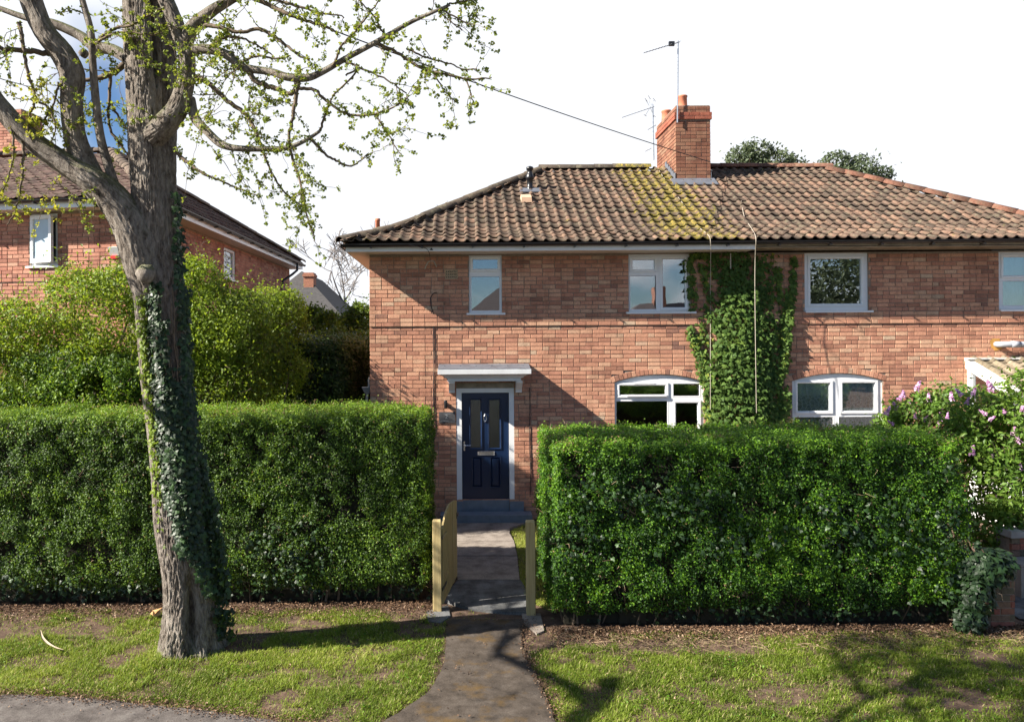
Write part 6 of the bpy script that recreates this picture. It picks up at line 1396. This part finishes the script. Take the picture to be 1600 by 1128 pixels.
# litter along the hedges and the verge edges
def litter(name, label, n, fx, fy, size, seed, mat=litterm):
    P = np.c_[fx, fy, .008+.02*np.random.default_rng(seed).random(n)]; rr = np.random.default_rng(seed)
    return tag(leaf_cloud(name, P, np.tile([0,0,1.], (n,1)), rr.uniform(*size, n), rr.random(n), mat, None, 'litter', .35, seed), label, 'leaf litter')
n = 6500; x = r.uniform(-6, -.35, n); y = HLf+.15-np.abs(r.normal(0, .26, n)); litter('leaf_litter', 'dead leaves and twigs scattered along the foot of the left hedge', n, x, y, (.012,.04), 61)
n = 8000; x = r.uniform(.95, 6.4, n); y = HRf+.15-np.abs(r.normal(0, .26, n))*np.where(r.random(n) < .5, 1, .6); litter('leaf_litter', 'dead leaves and twigs scattered along the foot of the right hedge', n, x, y, (.012,.04), 62)
n = 2600; x = r.uniform(-5.4, -1., n); y = pedge(x)+r.normal(.0, .07, n); litter('leaf_litter', 'brown leaf bits along the edge of the pavement', n, x, y, (.01,.03), 63)
i = r.integers(0, len(PATH_R)-2, 900); t = r.random(900); a = np.array(PATH_R)[i]; b = np.array(PATH_R)[i+1]; q = a+(b-a)*t[:,None]+np.c_[np.abs(r.normal(0,.09,900))-.03, r.normal(0,.05,900)]; litter('leaf_litter', 'dry brown leaf bits along the right side of the tarmac path', 900, q[:,0], q[:,1], (.01,.03), 64)
n = 500; x, y = scatter(n, -5, 6, 6.3, 9); litter('leaf_litter', 'single dead leaves scattered over the verge and path', n, x, y, (.015,.035), 65)
n = 900; x = r.uniform(.95, 6.2, n); y = HRf-.05-np.abs(r.normal(0,.25,n)); a = r.random(n)*6.283
o = sticks('fallen_twigs', np.c_[x, y, np.full(n,.012)], np.c_[np.cos(a), np.sin(a)*.6, r.normal(0,.06,n)], r.uniform(.05,.22,n), r.uniform(.0015,.003,n), stickm, None, 66); tag(o, 'dry fallen twigs on the bare earth below the right hedge', 'twigs')
# curved strip and dead leaf on the grass
P = [gx(x_, y_) for x_, y_ in ((63,990),(66,1001),(74,1010),(86,1017),(99,1021))]; P = catmull([(a, b, .045) for a, b in P], 6)
Wd = .015*np.sin(np.linspace(.35, math.pi-.05, len(P))); Tn = np.gradient(P, axis=0); Tn /= np.linalg.norm(Tn, axis=1)[:,None]; Sd = np.cross(Tn, [0,0,1.])
V = np.concatenate([P-Sd*Wd[:,None], P+Sd*Wd[:,None], P+np.array([0,0,-.012])]); m_ = len(P)
Fc = [(i, i+1, 2*m_+i+1, 2*m_+i) for i in range(m_-1)]+[(2*m_+i, 2*m_+i+1, m_+i+1, m_+i) for i in range(m_-1)]
tag(np_obj('bark_strip', V, Fc, plain('dry_bark_strip', (.34,.27,.19), .9, var=.3), None, True), 'curved pale strip of dry bark lying on the left verge', 'bark')
c = gx(243, 965); V, Fc = [], []
tl = thing('dead_leaf', (c[0], c[1]-.02, 0), 'crumpled large orange-brown dead leaf left of the trunk base', 'leaf')
T, F_ = LT['ivy']
for j, (dx, dy, s, a) in enumerate(((-.03,0,.13,.6),(.03,-.03,.11,2.6),(.0,.04,.10,-1.))):
    ang = Matrix.Rotation(a, 3, 'Z') @ Matrix.Rotation(-.6, 3, 'Y'); m = MB(); m.v = [tuple(Vector((c[0]+dx, c[1]+dy, .035))+ang @ Vector((p[0]*s, p[1]*s, p[2]*s+abs(p[1])*.05))) for p in T]; m.f = [tuple(f) for f in F_]; m.build('leaf_lobe', plain('orange_leaf%d' % j, ((.45,.24,.09),(.55,.34,.16),(.36,.18,.07))[j], .7), tl)

# ------------------------------------------------------------------ across the street (behind the viewpoint; seen in the window glass)
for (xa, xb, ze, zr_, cx_, cz_, lab) in ((.2, 11, 5.4, 8.4, 9.5, 9.3, 'brick house across the street, seen only reflected in the narrow upstairs window'), (14, 30, 4.6, 6.9, 19.2, 8.4, 'low brick house with a tall chimney, seen only reflected in the three-pane window')):
    os_ = thing('opposite_house', ((xa+xb)/2, -42, 0), lab, 'house')
    m = MB(); m.box(WF, xa, xb, -50, -42, 0, ze); m.build('wall', plain('opposite_brick', (.36,.18,.12), .9), os_)
    m = MB(); m.v = [(xa-.4,-41.6,ze),(xb+.4,-41.6,ze),(xb+.4,-50.4,ze),(xa-.4,-50.4,ze),(xa+3.4,-46,zr_),(xb-3.4,-46,zr_)]; m.f = [(0,4,5,1),(1,5,2),(2,5,4,3),(3,4,0),(0,1,2,3)]; m.build('roof', plain('opposite_roof', (.10,.08,.08), .9), os_)
    m = MB(); m.box(WF, cx_-.5, cx_+.5, -46.5, -45.5, ze, cz_); m.build('chimney', plain('opposite_chimney', (.3,.14,.1), .9), os_)
shrub('evergreen_tree', 'dark tree across the street, seen only as a reflection in the glass', 'tree', [((27,-30,7),(7,5,5)), ((23,-29,4),(5,4,4)), ((32,-31,5),(6,5,5)), ((27,-30,2.5),(8,4,3))], 22000, evergreen, (.3,.55), 140, (27,-30,0), 14, stemr=.25)
shrub('hedge', 'dark hedge across the street, seen only as a reflection in the glass', 'hedge', [((x_,-22,1.),(2.6,1.2,1.3)) for x_ in range(-12, 34, 4)], 24000, darkleaf, (.2,.35), 141, (8,-22,0), 8)

# ------------------------------------------------------------------ bare and off-frame trees
def branchy(name, label, base, hgt, r0, seed, levels=5, lean=(0,0), spread=.55, bend=.10, mat=twigm, leaves=0, first=.35, minr=.004, out_of_view=False):
    r = np.random.default_rng(seed); t = thing(name, base, label, 'tree'); Vt, Ft, Vb, Fb = [], [], [], []; cnt = [0, 0]; tips = []
    def rec(p, d, ln, rad, lv):
        n = 5; pts = [p]
        for i in range(n): d = d+r.normal(0, bend, 3)+np.array([0,0,.03]); d = d/np.linalg.norm(d); pts.append(pts[-1]+d*ln/n)
        if out_of_view and any(q_[1] > 0 and q_[0]/q_[1] > -.70 for q_ in pts): return       # unseen shadow tree: branches that would enter the camera view are dropped
        v, f = tube_np(np.array(pts), np.linspace(rad, rad*.62, n+1), 8 if lv == levels else 4, cnt[0] if lv == levels else cnt[1])
        if lv == levels: Vt.append(v); Ft.append(f); cnt[0] += len(v)
        else: Vb.append(v); Fb.append(f); cnt[1] += len(v)
        if lv == 0: tips.append(pts[-1]); tips.append(pts[2]); return
        for k in range(3 if lv > 1 else 4):
            i = n if k < 2 else r.integers(2, n); q = pts[i]; dd = d+r.normal(0, spread, 3); dd[2] += .1; rec(q, dd/np.linalg.norm(dd), ln*r.uniform(.58,.8), max(rad*.58, minr), lv-1)
    rec(np.array(base, float), np.array([lean[0], lean[1], 1.]), hgt*first, r0, levels)
    np_obj('trunk', np.concatenate(Vt), np.concatenate(Ft), bark if mat is bark else mat, t, True); o = np_obj('branches', np.concatenate(Vb), np.concatenate(Fb), mat, t, True); o['kind'] = 'stuff'
    if leaves:
        T_ = np.array(tips); i = r.choice(len(T_), leaves); P = T_[i]+r.normal(0, .12, (leaves, 3)); leaf_cloud('leaves', P, r.normal(0,1,(leaves,3)), r.uniform(.04,.08,leaves), r.random(leaves), treeleaf, t, 'fan', .5, seed)
    return t
haz = plain('grey_bare_twig', (.22,.20,.19), .9)
c_ = at(538, 520, 36); branchy('bare_tree', 'leafless grey tree against the sky between the two brick houses', (c_[0], 36, 0), 7.6, .12, 201, 6, spread=.5, mat=haz, first=.50, minr=.016)
branchy('street_tree', 'added unseen tree beyond the left edge, for the shadows on the right verge', (-6.1, 3.85, 0), 9.5, .22, 203, 6, lean=(-.04,-.04), mat=bark, leaves=9000, first=.38, out_of_view=True)
